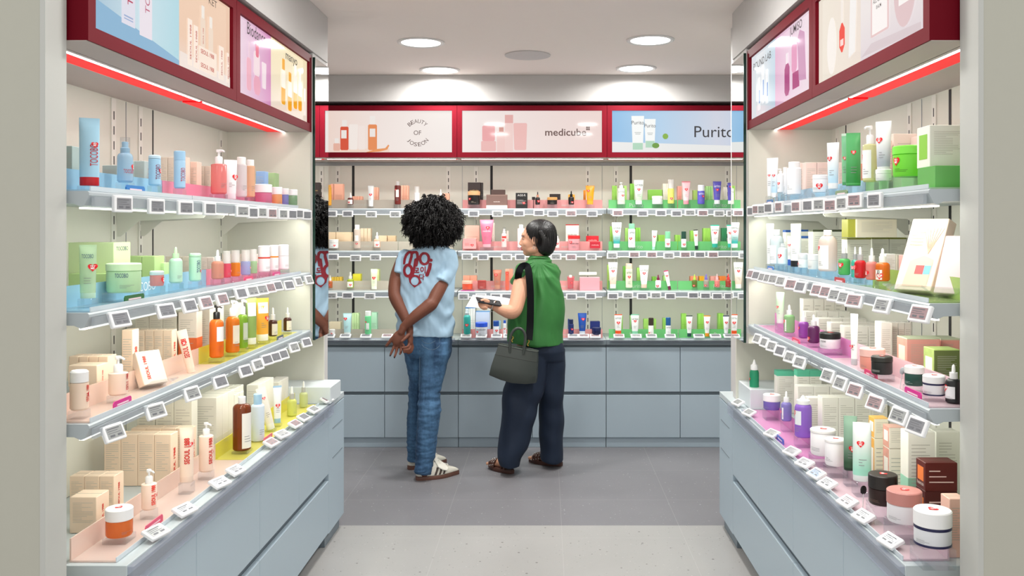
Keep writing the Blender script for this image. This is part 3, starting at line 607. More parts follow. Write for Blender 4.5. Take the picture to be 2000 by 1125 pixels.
def sideset(s,lev,T,items,front=None):
    q=SD[s]; zs=ZS[s][lev]; f0=q['f']-(.02 if lev==3 else 0)
    for it in items:
        kind,x,yt,yb,w,body,cap,desc,cat=it[:9]; o=it[9] if len(it)>9 else {}
        px=T[0]+T[2]*x; pt=T[1]+T[2]*yt; pb=T[1]+T[2]*yb; pw=T[2]*w
        off=o.get('off',.05); lo,hi=zs+TT,zs+TT+o.get('mr',.038)
        best=None
        for k_ in range(60):
            oo=.018+.065*k_/59 if 'off' not in o else off
            X=s*(f0+oo); d=F*X/(px-VX); z=H-(pb-VY)*d/F
            pen=abs(oo-off)*1+max(0,lo-z)*60+max(0,z-hi)*60
            if best is None or pen<best[0]: best=(pen,X,d,z)
        _,X,d,z=best; zt=H-(pt-VY)*d/F
        if z<lo: z=lo
        if z-lo<.008: z=lo
        if z>hi+.012: z=hi+.012
        W=pw*d/F; hgt=zt-z
        rz=-s*math.radians(o.get('rz',40 if kind=='tube' else 58))
        if kind=='tube': W=W/math.cos(abs(rz)*.8)
        W=min(W,.2)
        lab=desc+', '+PL[s,lev]
        product(kind,(X,d,z+.0003),W,hgt,body,cap,lab,cat,rz,o.get('tilt',0),o)
        riser(X,d,zs+TT,z,max(W*.9,.03),max(W*.9,.03),desc,PL[s,lev])
        NEAR.setdefault((s,lev),[]).append((d,desc))
ORD=['first','second','third','fourth','fifth','sixth','seventh','eighth']
def sidebox(s,lev,T,items):
    q=SD[s]; zs=ZS[s][lev]
    for it in items:
        x0,x1,yt,off,L,nx,ny,col,desc=it[:9]; o=dict(it[9]) if len(it)>9 else {}
        p0=T[0]+T[2]*x0; p1=T[0]+T[2]*x1; pt=T[1]+T[2]*yt
        xe=p1 if s<0 else p0
        X=q['f']+off; d=F*s*X/(xe-VX); W=(p1-p0)*d/F; W=min(W,q['b']-.008-X); 
        zb=zs+.0005+(TT if off<.09 else 0)
        if 'yb' in o: zb=max(zb,H-(T[1]+T[2]*o['yb']-VY)*d/F)
        if 'zb' in o: zb=zs+o['zb']
        zt=H-(pt-VY)*d/F; Hh=zt-zb
        w1=W/nx; k=0; o.setdefault('side',-s); n=nx*ny
        o['side']=-s
        for j in range(ny):
            for i in range(nx):
                cx=s*(X+w1*(i+.5)); yy=d+j*(L+.001)
                if yy+L>q['d1']-.02 and lev<3: continue
                lab=desc+', '+PL[s,lev]
                if n>1:
                    lab+=', %s%s'%((ORD[i]+' from the aisle') if nx>1 else '',(' '+'row '+ORD[j]+' back' if nx>1 and ny>1 else (ORD[j]+' back' if ny>1 else '')))
                carton((cx,yy,zb),w1-.0012,L,Hh*(1 if not j else .995),col,lab,group=(desc+'s on '+PL[s,lev]) if n>1 else None,o=o)
def pale(c,k=.35):
    c=c.lstrip('#'); return '#'+''.join('%02X'%int(int(c[i:i+2],16)*(1-k)+255*k) for i in (0,2,4))
def tray(s,lev,y0,y1,col,desc,dep=None,word=None):
    q=SD[s]; zs=ZS[s][lev]; f0=q['f']+(.004 if lev<3 else -.024)
    dep=dep or (.095 if lev<3 else .115)
    t=thing('display_tray',desc+', '+PL[s,lev],'tray',(s*f0,y0,zs))
    m=mat(pale(col,.36),.12,kind='g',tr=.30,name='acrylic_'+col[1:]); m2=mat(pale(col,.5),.12,kind='g',tr=.4,name='acrylic_sheet_'+col[1:]); ed=mat('#E4EEF4',.15,kind='g',tr=.3,name='acrylic_edge')
    def L(mb): mb.v=[(x-s*f0,y-y0,z-zs) for x,y,z in mb.v]; return mb
    L(sb(MB(),s,f0+.003,f0+dep,y0,y1,zs+.0006,zs+.0044)).build('floor_sheet',m2,t)
    L(sb(MB(),s,f0+dep-.004,f0+dep,y0,y1,zs+.0046,zs+.058)).build('upright_sheet',m,t)
    L(sb(MB(),s,f0,f0+.0028,y0,y1,zs+.0006,zs+.012)).build('clear_edge',ed,t)
    if word: 
        mb=MB(); text2d(mb,word,s*((y1-y0)*.5)*-1 if 0 else (y1-y0)*.5,.03,.16,lambda a,b:(s*(dep-.0045),a if s<0 else (y1-y0)-a,b)); mb.build('lettering',mat('#F2F6F8',.5),t)
def plate(s,lev,T,x0,x1,y0,y1,col,desc,off=.012):
    q=SD[s]; px=T[0]+T[2]*(x0+x1)/2; py=T[1]+T[2]*(y0+y1)/2; X=s*(q['f']-(.02 if lev==3 else 0)+off); d=F*X/(px-VX); zs=ZS[s][lev]+TT
    w=abs(T[2]*(x1-x0))*d*d/(F*abs(X)); w=min(w,.11)
    t=thing('shelf_sign',desc+', '+PL[s,lev],'sign',(X,d,zs),-s*PI/2)
    h=.02; P=[(-w/2,0),(w/2,0),(w/2,h-.005),(w/2-.005,h),(-w/2+.005,h),(-w/2,h-.005)]
    MB().prism(P,'y',-.0015,.0015).build('plate',mat(col,.3),t)
    mb=MB().box(-w*.32,w*.32,-.002,-.0016,h*.38,h*.58); mb.build('lettering',mat('#F4D9E2',.5),t)
# ---------- price tags ----------
def make_tag():
    P={}
    mb=MB(); mb.bbox(-.0365,.0365,-.004,.006,-.021,.021,.002); case=mb.build('case',mat('#F1F2F4',.4,name='white_tag_plastic')); 
    for nm,c in (('g','#8B8D92'),('l','#A9ABA8'),('b','#7C97C4'),('r','#A98F92')):
        mb=MB(); mb.box(-.028,.028,-.0046,-.0042,-.0135,.0145); mb.build('screen',mat(c,.25,name='epaper_'+c[1:])); P[nm]=C.objects['screen'] if nm=='g' else None
    return case
CASE=MB().bbox(-.0365,.0365,-.004,.006,-.021,.021,.002).build('case',mat('#F1F2F4',.4,name='white_tag_plastic'))
CLIP=MB().box(-.012,.012,.006,.014,-.012,.016).build('clip',railm)
SCR=[]
for c in ('#8B8D92','#A7AAA9','#7C97C4','#A98F92'):
    SCR.append(MB().box(-.028,.028,-.0046,-.0042,-.0135,.0145).build('screen',mat(c,.25,name='epaper_'+c[1:])))
INK=MB()
for z_,a_,b_,h_ in ((.009,-.024,.018,.0025),(.004,-.024,.010,.0015),(-.001,-.024,.02,.0012),(-.010,-.020,-.004,.005),(-.010,.006,.022,.005)): INK.box(a_,b_,-.0050,-.0047,z_,z_+h_)
INK=INK.build('lettering',mat('#6C6E74',.5,name='epaper_ink'))
PROT=[CASE,CLIP,INK]+SCR
tagn=[0]; trr=random.Random(3)
def price_tag(loc,rz,rx,label,scr=None,group=None,clip=True):
    t=thing('price_tag',label,'price tag',loc,rz,group,rx=rx)
    for src in [CASE,SCR[scr if scr is not None else trr.choice((0,0,1,1,0,1,3))]]+([CLIP] if clip else []):
        c=src.copy(); C.objects.link(c); c.parent=t
        if src in SCR: d_=INK.copy(); C.objects.link(d_); d_.parent=c
    return t
def tagset(s,lev,pts,tilt):
    q=SD[s]; used=set(); n=len(pts)
    for i,(px,py,*sc) in enumerate(sorted(pts,key=lambda p:-abs(p[0]-VX))):
        X=s*(q['f']-.018) if lev<3 else s*(q['c']+.008); d=F*X/(px-VX); z=H-(py-VY)*d/F
        if lev==3: z=.692
        near=sorted(NEAR.get((s,lev),[]),key=lambda e:abs(e[0]-d)); lab=None
        for dd,de in near[:2]:
            if de not in used and abs(dd-d)<.16: lab='price tag below the '+' '.join(de.split()[:7])+', '+PL[s,lev]+' edge'; used.add(de); break
        if not lab: lab='price tag, %s from the near end of the %s edge'%(ORDN[i],PL[s,lev])
        price_tag((X,d,z),-s*(PI/2-trr.uniform(.12,.3)),-tilt,lab,sc[0] if sc else None)
ORDN=ORD+['ninth','tenth','eleventh','twelfth','thirteenth','fourteenth','fifteenth','sixteenth']
# ---------- back wall sets ----------
BN=['left bay','middle bay','right bay']; LVN=['top shelf','second shelf','third shelf','counter']
ZB=SBK+[.7365]
def place(b,lev): return 'back wall %s %s'%(BN[b],LVN[lev])
def backset(b,lev,T,items):
    zs=ZB[lev]; 
    for it in items:
        kind,x,yt,yb,w,body,cap,desc=it[:8]; o=dict(it[8]) if len(it)>8 else {}
        off=o.get('off',.09 if lev<3 else .07); d=DF+off; k=F/d
        X=(T[0]+T[2]*x-VX)/k; z=max(H-(T[1]+T[2]*yb-VY)/k,zs+.0012); zt=H-(T[1]+T[2]*yt-VY)/k
        if z-zs>.055: z=zs+.055
        W=T[2]*w/k; o.setdefault('ht',1 if kind in('tube',) and w>40 else 0)
        lab=desc+', '+place(b,lev); cat={'jar':'jar','tube':'tube'}.get(kind,'bottle')
        product(kind,(X,d,z+.0003),W,zt-z,body,cap,lab,cat,math.radians(o.get('rz',0)),o.get('tilt',0),o,far=True)
        riser(X,d,zs+.0008,z,W*.95,W*.95,desc,place(b,lev))
        NEAR.setdefault((b,lev,'b'),[]).append((X,desc))
def backbox(b,lev,T,items):
    zs=ZB[lev]
    for it in items:
        x0,x1,yt,n,col,desc=it[:6]; o=dict(it[6]) if len(it)>6 else {}
        off=o.get('off',.185); d=DF+off; k=F/d; X0=(T[0]+T[2]*x0-VX)/k; X1=(T[0]+T[2]*x1-VX)/k; zt=H-(T[1]+T[2]*yt-VY)/k
        zb=max(zs+.0008,H-(T[1]+T[2]*o['yb']-VY)/k) if 'yb' in o else zs+.0008
        w1=(X1-X0)/n; rz=math.radians(o.get('rz',0)); L=o.get('L',.05)
        for i in range(n):
            lab=desc+', '+place(b,lev)+(', %s from left'%ORD[i] if n>1 else '')
            carton((X0+w1*(i+.5),d+(i*.004),zb),w1-.001,L,zt-zb,col,lab,group=(desc+'s, '+place(b,lev)) if n>1 else None,rz=rz,o=dict(n=5,ir=(.3,.6),ic=o.get('ic',pale(col,.35) if int(col[1:3],16)<90 else '#'+''.join('%02X'%int(int(col[q_:q_+2],16)*.82) for q_ in (1,3,5))),ink=o.get('ink',1),**{k_:v for k_,v in o.items() if k_ in('topc','tf','botc','bf','lab','lr','txt','tc','ty','tw','ht','th')}),far=True)
def backtray(b,lev,a,c,col,word,wn,desc):
    zs=ZB[lev]; y=DF+.14 if lev<3 else DF+.12
    t=thing('display_tray',desc+', '+place(b,lev),'tray',((a+c)/2,DF,zs)); cx=(a+c)/2; m=mat(pale(col,.28),.12,kind='g',tr=.30,name='acrylic_'+col[1:])
    MB().box(a-cx,c-cx,y-DF,y-DF+.004,.0006,.062).build('upright_sheet',m,t)
    MB().box(a-cx,c-cx,.006,y-DF-.0005,.0002,.0006).build('floor_sheet',mat('#E6EDF0',.15,kind='g',tr=.3,name='acrylic_edge2'),t)
    for u in wn:
        mb=MB(); text2d(mb,word,u*(c-a),.026,.16 if len(word)>8 else .09,lambda p,v:(p,y-DF-.0006,v)); mb.build('lettering',mat('#E9EDE8',.5,name='faint_ink',kind='g',tr=.5),t)
def backtags(b,lev,T,xs,y,flat=False):
    used=set()
    for i,x in enumerate(xs):
        yy=y+trr.choice((-4,0,4)); d=DF-.02 if not flat else BK-.02; k=F/d; X=(T[0]+T[2]*x-VX)/k; z=H-(T[1]+T[2]*yy-VY)/k
        if flat: z=.762
        lab=None
        for dd,de in sorted(NEAR.get((b,lev,'b'),[]),key=lambda e:abs(e[0]-X))[:1]:
            if de not in used and abs(dd-X)<.06: used.add(de); lab='price tag below the '+' '.join(de.split()[:6])+', '+place(b,lev)
        if not lab: lab='price tag on %s, %s from left'%(place(b,lev),ORDN[i])
        price_tag((X,d,z),0,-.05 if not flat else -1.15,lab,clip=not flat)
# ---------- trays ----------
tray(-1,0,2.10,2.70,'#86CCEE','light blue acrylic display tray'); tray(-1,0,2.705,3.86,'#F0709C','pink acrylic display tray')
tray(-1,1,2.10,3.05,'#86CCEE','light blue acrylic display tray','' or None,'TOCOBO'); tray(-1,1,3.055,3.9,'#F27FA4','pink acrylic display tray')
tray(-1,2,2.10,2.985,'#F6CDB6','peach acrylic display tray'); tray(-1,2,2.99,3.92,'#E6D800','yellow acrylic display tray')
tray(-1,3,2.17,3.115,'#F3CDBB','peach acrylic display tray'); tray(-1,3,3.12,4.10,'#E6D800','yellow acrylic display tray')
tray(1,0,2.10,2.76,'#8ED980','green acrylic display tray'); tray(1,0,2.765,3.86,'#9CD6F2','light blue acrylic display tray')
tray(1,1,2.10,2.70,'#8DB932','olive green acrylic display tray'); tray(1,1,2.705,3.86,'#9CD6F2','light blue acrylic display tray')
tray(1,2,2.10,2.88,'#F2C6D2','pale pink acrylic display tray'); tray(1,2,2.885,3.86,'#E266BE','magenta acrylic display tray')
tray(1,3,2.18,3.13,'#F0C2D2','pale pink acrylic display tray'); tray(1,3,3.135,3.98,'#E266BE','magenta acrylic display tray')
TL2=(120,220,.26); TL3=(120,460,.2845); TL4=(120,740,.3423)
TR2=(1440,220,.2489); TR3=(1440,420,.2489); TR4=(1400,640,.25); TR5=(1400,820,.2711)
H1=dict(ht=1)
# left top shelf
sideset(-1,0,TL2,[
('tube',210,42,550,128,'#A9D3E8','#C8101C','large light blue tube with red cap','tube',dict(txt='TOCOBO',v=1,tw=.42,ty=.42,tu=.22,th=.018,tc='#C2202C',c=.125,b=.97,ht=.016,hu=.26,hy=.62,rz=28,mr=.05)),
('spray',478,188,525,110,'g#B9D9EE','#A9CBE2','frosted light blue spray bottle with clear cap','bottle',dict(txt='TOCOBO',tc='#C22B3A',ty=.45,tw=1.0,th=.011,c=.34,ht=1,hu=.42,hy=.62)),
('stick',700,320,548,86,'#A8D3EC','#C9E4F2','light blue stick tube','tube',dict(txt='TOCOBO',v=1,tw=.55,ty=.5,th=.014,tc='#8A2C55',c=.12,ht=.016,hu=.3)),
('bottle',888,290,570,82,'#A9CFE9','#A3CBE8','slim light blue bottle','bottle',dict(txt='TOCOBO',v=1,tw=.5,ty=.5,th=.014,tc='#C22B3A',c=.24,rc=1)),
('pump',1182,278,612,114,'g#F0908C','#F4F2F2','clear pink pump bottle with white pump','bottle',dict(sh=.03,c=.32)),
('tube',1270,355,650,86,'#F4F1F3','#EFE6EC','white tube with heart sticker','tube',dict(ht=1,hu=.3,hy=.55)),
('bottle',1352,335,635,80,'g#EDE6E8','#F4F2F0','clear toner bottle with white cap','bottle',dict(c=.18,rc=.8)),
('bottle',1418,355,635,70,'g#F4C9A6','#F4F2F0','peach toner bottle with white cap','bottle',dict(c=.16,rc=.8)),
('jar',1515,540,682,130,'g#E98BB0','#F4F4F4','pink jar with white lid','jar',dict(c=.4)),
('jar',1620,560,690,76,'g#F2B27C','#F4F4F4','small orange jar with white lid','jar',dict(c=.38)),
('jar',1680,570,692,54,'g#8E93D2','#F4F4F4','small violet jar with white lid','jar',dict(c=.38)),
('jar',1738,578,695,68,'g#8FB58E','#F4F4F4','small green jar with white lid','jar',dict(c=.38)),
])
cg='#C9CCC2'; bs='#DDD0BF'; cr='#EFE9DC'; pc='#F5DCC2'
sidebox(-1,0,TL2,[
(-40,82,250,.13,.05,2,1,'#AFC0BA','grey-green carton'),
(305,420,395,.12,.06,1,1,'#B4C2BE','low grey carton'),(535,625,362,.12,.06,1,1,'#B7C4C0','grey carton',dict(txt='TOCOBO',v=1,tc='#C22B3A')),
(425,535,362,.15,.06,1,1,'#B4C2BE','grey carton behind the spray bottle'),
(745,850,335,.17,.055,2,1,bs,'beige carton'),(880,940,335,.14,.03,1,1,'#F3D8C6','peach carton'),(965,1020,368,.13,.04,1,1,'#F3D5C2','light peach carton'),
(1030,1120,400,.12,.05,2,2,bs,'short beige carton'),(1460,1528,440,.11,.05,1,1,'#8FB4E0','small blue carton'),(1530,1605,452,.12,.06,1,1,'#A8C890','small green carton'),
])
plate(-1,0,TL2,485,625,540,582,'#2F7FC8','blue shelf label plate')
sideset(-1,1,TL3,[
('tube',182,65,430,104,'g#D3EDCB','#C6E6CC','translucent green tube with heart sticker','tube',dict(txt='TOCOBO',tc='#2F4B78',ty=.86,tw=.9,th=.010,ht=1,hy=.6,hu=.3,c=.10,rz=20,b=.9)),
('jar',428,190,388,226,'#BFE5B4','#D2EFC2','large pale green tub','jar',dict(txt='TOCOBO',tc='#2F4B78',ty=.8,th=.011,tw=.5,tu=-.15,c=.26,rz=35)),
('jar',655,243,345,92,'g#F0A09A','#D4E6E6','small pink jar with pale lid','jar',dict(ht=1,c=.28,hu=.3)),
('drop',785,80,325,86,'#B9E0C6','#CBEBC2','frosted green dropper bottle','bottle',dict(c=.30)),
('stick',917,122,312,78,'#BDE6CA','#C4EBCB','pale green stick tube','tube',dict(txt='TOCOBO',v=1,tc='#2F4B78',tw=.5,th=.012,ht=.014,hu=.38,hy=.4)),
('drop',1072,98,298,82,'g#E8A38C','#F2F0F0','peach dropper bottle','bottle',dict(c=.38)),
('mist',1135,105,288,56,'g#F0627A','#F2F0F0','pink mist bottle','bottle',dict(c=.48,ht=.012,hy=.5,hu=.3)),
('mist',1195,100,280,64,'g#F2992E','#F2F0F0','orange mist bottle','bottle',dict(c=.48)),
('mist',1265,98,270,64,'g#B9C6F0','#F2F0F0','pale blue mist bottle','bottle',dict(c=.46,ht=.010,hu=.3)),
('mist',1318,93,260,52,'g#B9E0B0','#F2F0F0','green mist bottle','bottle',dict(c=.5)),
('air',1391,70,250,80,'#F4F3F4','#F4F3F4','white pump bottle with red ring','bottle',dict(band='#D8402E',c=.45)),
('air',1458,66,240,62,'#F4F3F4','#F4F3F4','white pump bottle with orange ring','bottle',dict(band='#F0932E',c=.45)),
('air',1524,63,232,72,'#F4F3F4','#F4F3F4','plain white pump bottle','bottle',dict(c=.45)),
])
gb='#BFDB95'
sidebox(-1,1,TL3,[
(45,360,48,.13,.10,1,1,'#D6E8B2','large pale green carton',dict(txt='TOCOBO',tc='#3A4A70',side=1,ty=.8,yb=262,ink=0)),
(45,310,262,.13,.10,1,1,gb,'lower green carton',dict(txt='TOCOBO',tc='#3A4A70',ty=.4,ink=0)),
(370,640,142,.12,.07,3,1,gb,'green leafy carton',dict(ink=0)),
(655,706,188,.11,.05,1,1,'#C7E3A5','small light green carton'),
(715,880,145,.15,.06,3,1,bs,'beige printed carton'),(960,1045,150,.12,.05,2,1,'#F1E3DA','white and pink carton'),(1100,1330,128,.13,.05,4,1,'#EED9CD','pale pink carton'),
])
plate(-1,1,TL3,420,580,405,460,'#2E6B3A','green shelf label plate'); plate(-1,1,TL3,1255,1313,292,320,'#E84A7A','pink shelf label plate nearer'); plate(-1,1,TL3,1453,1500,262,282,'#D84A8A','pink shelf label plate farther')
# left third shelf
sideset(-1,2,TL3,[
('air',122,925,1195,118,'#F6DCC6','#F4F3F2','peach pump bottle with white pump','bottle',dict(txt='SEOUL 1988',v=1,tc='#D22B1E',tb=.02,tw=.6,th=.012,tu=.28,c=.3,ht=.016,hu=.45)),
('pump',390,828,1092,124,'#F6DCC8','#F3F2F2','wide peach pump bottle with clear cap','bottle',dict(txt='SEOUL 1988',v=1,tc='#C22B2E',tb=.02,tw=.75,th=.014,tu=.3,c=.42,sh=.02)),
('tube',892,640,925,66,'#F6DCC8','#F3D8C6','tilted slim peach tube','tube',dict(txt='SEOUL 1988',v=1,tc='#D22B1E',tb=.02,tw=.55,th=.016,c=.1,tilt=-.22,ht=.016,hy=.75,rz=20)),
('pump',1065,478,835,94,'g#F07A1E','#1A1A1A','orange oil bottle with black pump','bottle',dict(lab='#EFEDEA',lr=(.5,.95),c=.26,lw=1.0,ic='#B0422E')),
('pump',1175,445,800,92,'g#F28A20','#F3F1F0','orange oil bottle with white pump','bottle',dict(lab='#F2E9D6',lr=(.3,.9),lw=1.0)),
('pump',1244,440,770,70,'g#8FBF3A','#F3F1F0','green oil bottle with white pump','bottle',dict(lab='#C9D3C0',lr=(.3,.9),lw=.9)),
('tube',1303,430,745,64,'#8DA85C','#F2F2EE','olive green and white tube','tube',dict(c=.14,b=.9,lab='#F3F2EE',lr=(.62,1.0),lw=1.2,ink=0)),
('tube',1380,430,720,76,'#F4B03C','#F4F3F0','yellow and white tube','tube',dict(c=.15,b=.9,lab='#F4F2EE',lr=(.66,1.0),lw=1.25,ht=1,hu=.3,hy=.5)),
('drop',1452,495,690,60,'#4A2416','#F0EFED','nearer brown dropper bottle','bottle',dict(lab='#EDE8DA',lr=(.1,.95))),
('drop',1552,493,655,54,'#4A2416','#F0EFED','farther brown dropper bottle','bottle',dict(lab='#EDE8DA',lr=(.1,.95))),
])
S88=dict(txt='SEOUL 1988',v=1,tc='#DB2B1C',tb=.03,tw=.62,ty=.4)
sidebox(-1,2,TL3,[
(45,245,893,.105,.06,1,1,pc,'wide peach carton',dict(S88,yb=1040,ink=0)),
(50,320,830,.115,.05,4,1,pc,'leaning peach carton',dict(ink=0)),
(412,490,648,.105,.04,1,1,pc,'tall slim peach carton',dict(S88)),
(508,760,650,.12,.04,4,1,pc,'peach carton in a row',dict(S88)),
(505,790,530,.19,.05,3,1,'#E0DACB','tall beige carton'),
(800,930,525,.12,.05,1,1,'#EDE3D6','orange and white carton',dict(botc='#F0713A',bf=.5)),
(932,1020,492,.12,.045,1,3,'#E6DFD2','tall pale carton'),(1112,1180,470,.13,.05,1,2,'#E8E3D4','pale carton behind oil bottles'),
])
plate(-1,2,TL3,1480,1523,710,740,'#5C6B6E','grey shelf label plate'); plate(-1,2,TL4,297,398,118,178,'#D83A92','magenta shelf label plate')
# left counter
sideset(-1,3,TL4,[
('jar',330,733,890,148,'g#F08236','#F6F6F6','orange honeycomb jar with white lid','jar',dict(c=.42,top=1,off=.055)),
('pump',500,517,742,82,'#F7DCC9','#F4F3F2','small peach serum pump bottle','bottle',dict(txt='SEOUL 1988',v=1,tc='#F0301E',tb=.03,tw=.8,th=.012,c=.34,sh=.03,ht=.014,hu=.45,off=.06)),
('tube',715,280,585,72,'#F7DFCB','#F3D9C6','standing peach tube','tube',dict(txt='SEOUL 1988',v=1,tc='#D22B1E',tb=.03,tw=.6,th=.016,ht=.016,hy=.75,hu=.25,c=.1,rz=25,b=.95)),
('pump',826,250,525,78,'#F6DBC8','#F4F3F2','tall peach pump bottle','bottle',dict(txt='SEOUL 1988',v=1,tc='#D22B1E',tb=.03,tw=.75,th=.013,c=.25,sh=.03,ht=.014,hu=.45)),
('bottle',1030,100,403,100,'g#8A3E16','#F6F6F6','big amber bottle with white cap','bottle',dict(lab='#F0EEE8',lr=(.06,.9),lw=1.1,c=.13,sh=.09,n=.42,rc=.42)),
('bottle',1120,85,350,74,'#D9E6F2','#A7CDE8','milky bottle with light blue cap','bottle',dict(c=.22,sh=.06,n=.7,rc=.62)),
('tube',1195,35,285,50,'#EFE9DF','#F2F2F0','tilted white translucent tube','tube',dict(tilt=-.25,c=.14,ht=.014,hy=.8)),
('tube',1232,40,250,44,'#F2F4F6','#9CC4E4','light blue and white tube','tube',dict(ht=1,hy=.45,c=.12,grad='#F2F4F6',rz=30,crimp='#A5C8E6')),
('drop',1315,43,205,54,'g#E3E886','#F4F4F0','pale yellow dropper bottle','bottle',dict(k2='#B9B9B6',c=.42)),
('drop',1382,12,155,46,'g#DCE3A8','#F4F4F0','small pale yellow dropper bottle','bottle',dict(k2='#B9B9B6',c=.42)),
])
sidebox(-1,3,TL4,[
(45,200,675,.13,.07,1,1,pc,'low wide peach carton',dict(S88)),
(45,300,555,.105+.06,.06,3,1,pc,'short peach carton',dict(S88,ty=.45)),
(242,625,318,.115,.055,4,1,pc,'tall peach carton',dict(S88)),
(395,738,283,.115,.05,4,1,pc,'peach carton, back row',dict(S88)),
(430,745,118,.14,.05,3,1,'#E3DFCF','tall grey-white carton'),
(750,885,108,.115,.06,1,3,'#EAE4D6','tall cream carton with amber bottle print',dict(botc='#E3DDCC',bf=.3)),
(892,990,92,.115,.05,1,2,'#E9E5D8','cream carton'),(850,990,55,.15,.05,3,2,'#E9E5D8','stacked cream carton',dict()),
(1055,1125,35,.115,.05,1,4,'#EEEAE0','white carton'),(1165,1240,18,.125,.05,1,3,'#F0ECE2','white carton near the far end'),
])
plate(-1,3,TL4,480,578,780,865,'#E4567A','pink shelf label plate'); plate(-1,3,TL4,1155,1202,325,370,'#E8647A','coral shelf label plate')
# right top shelf
sideset(1,0,TR2,[
('tube',256,357,655,44,'#F1F4F6','#F4F4F4','farthest slim white tube','tube',dict(c=.1,ht=.012)),
('tube',292,355,660,52,'#F1F4F6','#F4F4F4','slim white tube with heart sticker','tube',dict(c=.1,ht=.014,grad='#BFE0F2')),
('pump',340,440,628,50,'#F1F4F7','#F4F4F4','small white bottle with heart label','bottle',dict(ht=1,hy=.55,c=.2)),
('bottle',378,430,640,42,'#F1F4F7','#F4F4F4','narrow white bottle','bottle',dict()),
('bottle',447,388,648,108,'#F3F5F7','#F6F6F6','white bottle with white screw cap','bottle',dict(c=.17,rc=.82,sh=.05,n=.75)),
('jar',650,490,625,116,'#EFF3F6','#F4F5F6','white and blue jar','jar',dict(ht=1,hu=.3,c=.25,hy=.45)),
('tube',752,235,598,84,'#F2F5F7','#F4F4F4','tall white and light blue tube','tube',dict(c=.12,ht=.018,grad='#BFE0F2',hy=.68,hu=-.2)),
('tube',852,165,570,60,'#7FBF93','#4F9E66','pale green slim tube','tube',dict(c=.06,ht=.014,hy=.55,crimp='#CFE3D2')),
('tube',910,160,575,104,'#57B06A','#2E8F45','large green tube with heart sticker','tube',dict(c=.05,ht=.016,hy=.68,grad='#2E8F45',b=1.05,rz=15)),
('pump',1042,105,545,112,'g#E8E6B0','#F6F6F6','clear yellow pump bottle with white label','bottle',dict(lab='#F3F4F5',lr=(.1,.88),lw=1.3,c=.32,sh=.04,ht=.02,hu=-.5,hy=.7)),
('tube',1148,68,445,106,'#F4F5F6','#F1F3F4','tall white, silver and green tube','tube',dict(c=.05,ht=.02,hy=.65,grad='#A9B0BC',off=.07,mr=.07,hu=-.2)),
('jar',1148,445,535,120,'#F2F5F4','#F4F6F5','small white jar','jar',dict(off=.03)),
('jar',1364,265,505,278,'#7AE03C','#84E84C','large bright green tub with heart sticker','jar',dict(c=.28,ht=.026,hy=.7,hu=-.15,ic='#2A5A1A',off=.07)),
])
pk='#F0D9CF'
sidebox(1,0,TR2,[
(475,530,395,.12,.05,1,1,pk,'pale pink carton'),(535,715,390,.13,.05,2,1,pk,'pale pink printed carton'),(795,822,392,.11,.04,1,1,pk,'slim pale carton'),
(960,985,400,.12,.04,1,1,'#E8A38C','orange-edged carton'),(1185,1215,220,.12,.04,1,1,'#F3D5C6','peach carton behind the silver tube'),
(1225,1488,165,.14,.07,1,1,'#EFE0D4','cream carton behind the green tub'),(1436,1510,178,.19,.07,1,1,'#F1DAD0','pale pink carton behind the tub'),
(1508,1790,97,.04,.075,1,1,'#F0EFE4','large green printed carton',dict(lab='#8CCB3E',lr=(.2,.8),yb=425)),
])
MB().bbox(0,.19,0,.10,0,.052,.001).build('acrylic_riser',mat('#7DCB70',.12,kind='g',tr=.25,name='green_acrylic_block'),None,loc=(.925,2.12,1.5838)); tag(C.objects['acrylic_riser.%03d'%(len([o for o in C.objects if o.name.startswith('acrylic_riser')])-1)] if False else [o for o in C.objects if o.name.startswith('acrylic_riser') and 'label' not in o][0],'green acrylic block under the large printed carton, right top shelf','display stand')
plate(1,0,TR2,760,875,580,615,'#7F9A78','grey-green shelf label plate'); plate(1,0,TR2,232,278,655,680,'#2E6FA8','blue shelf label plate')
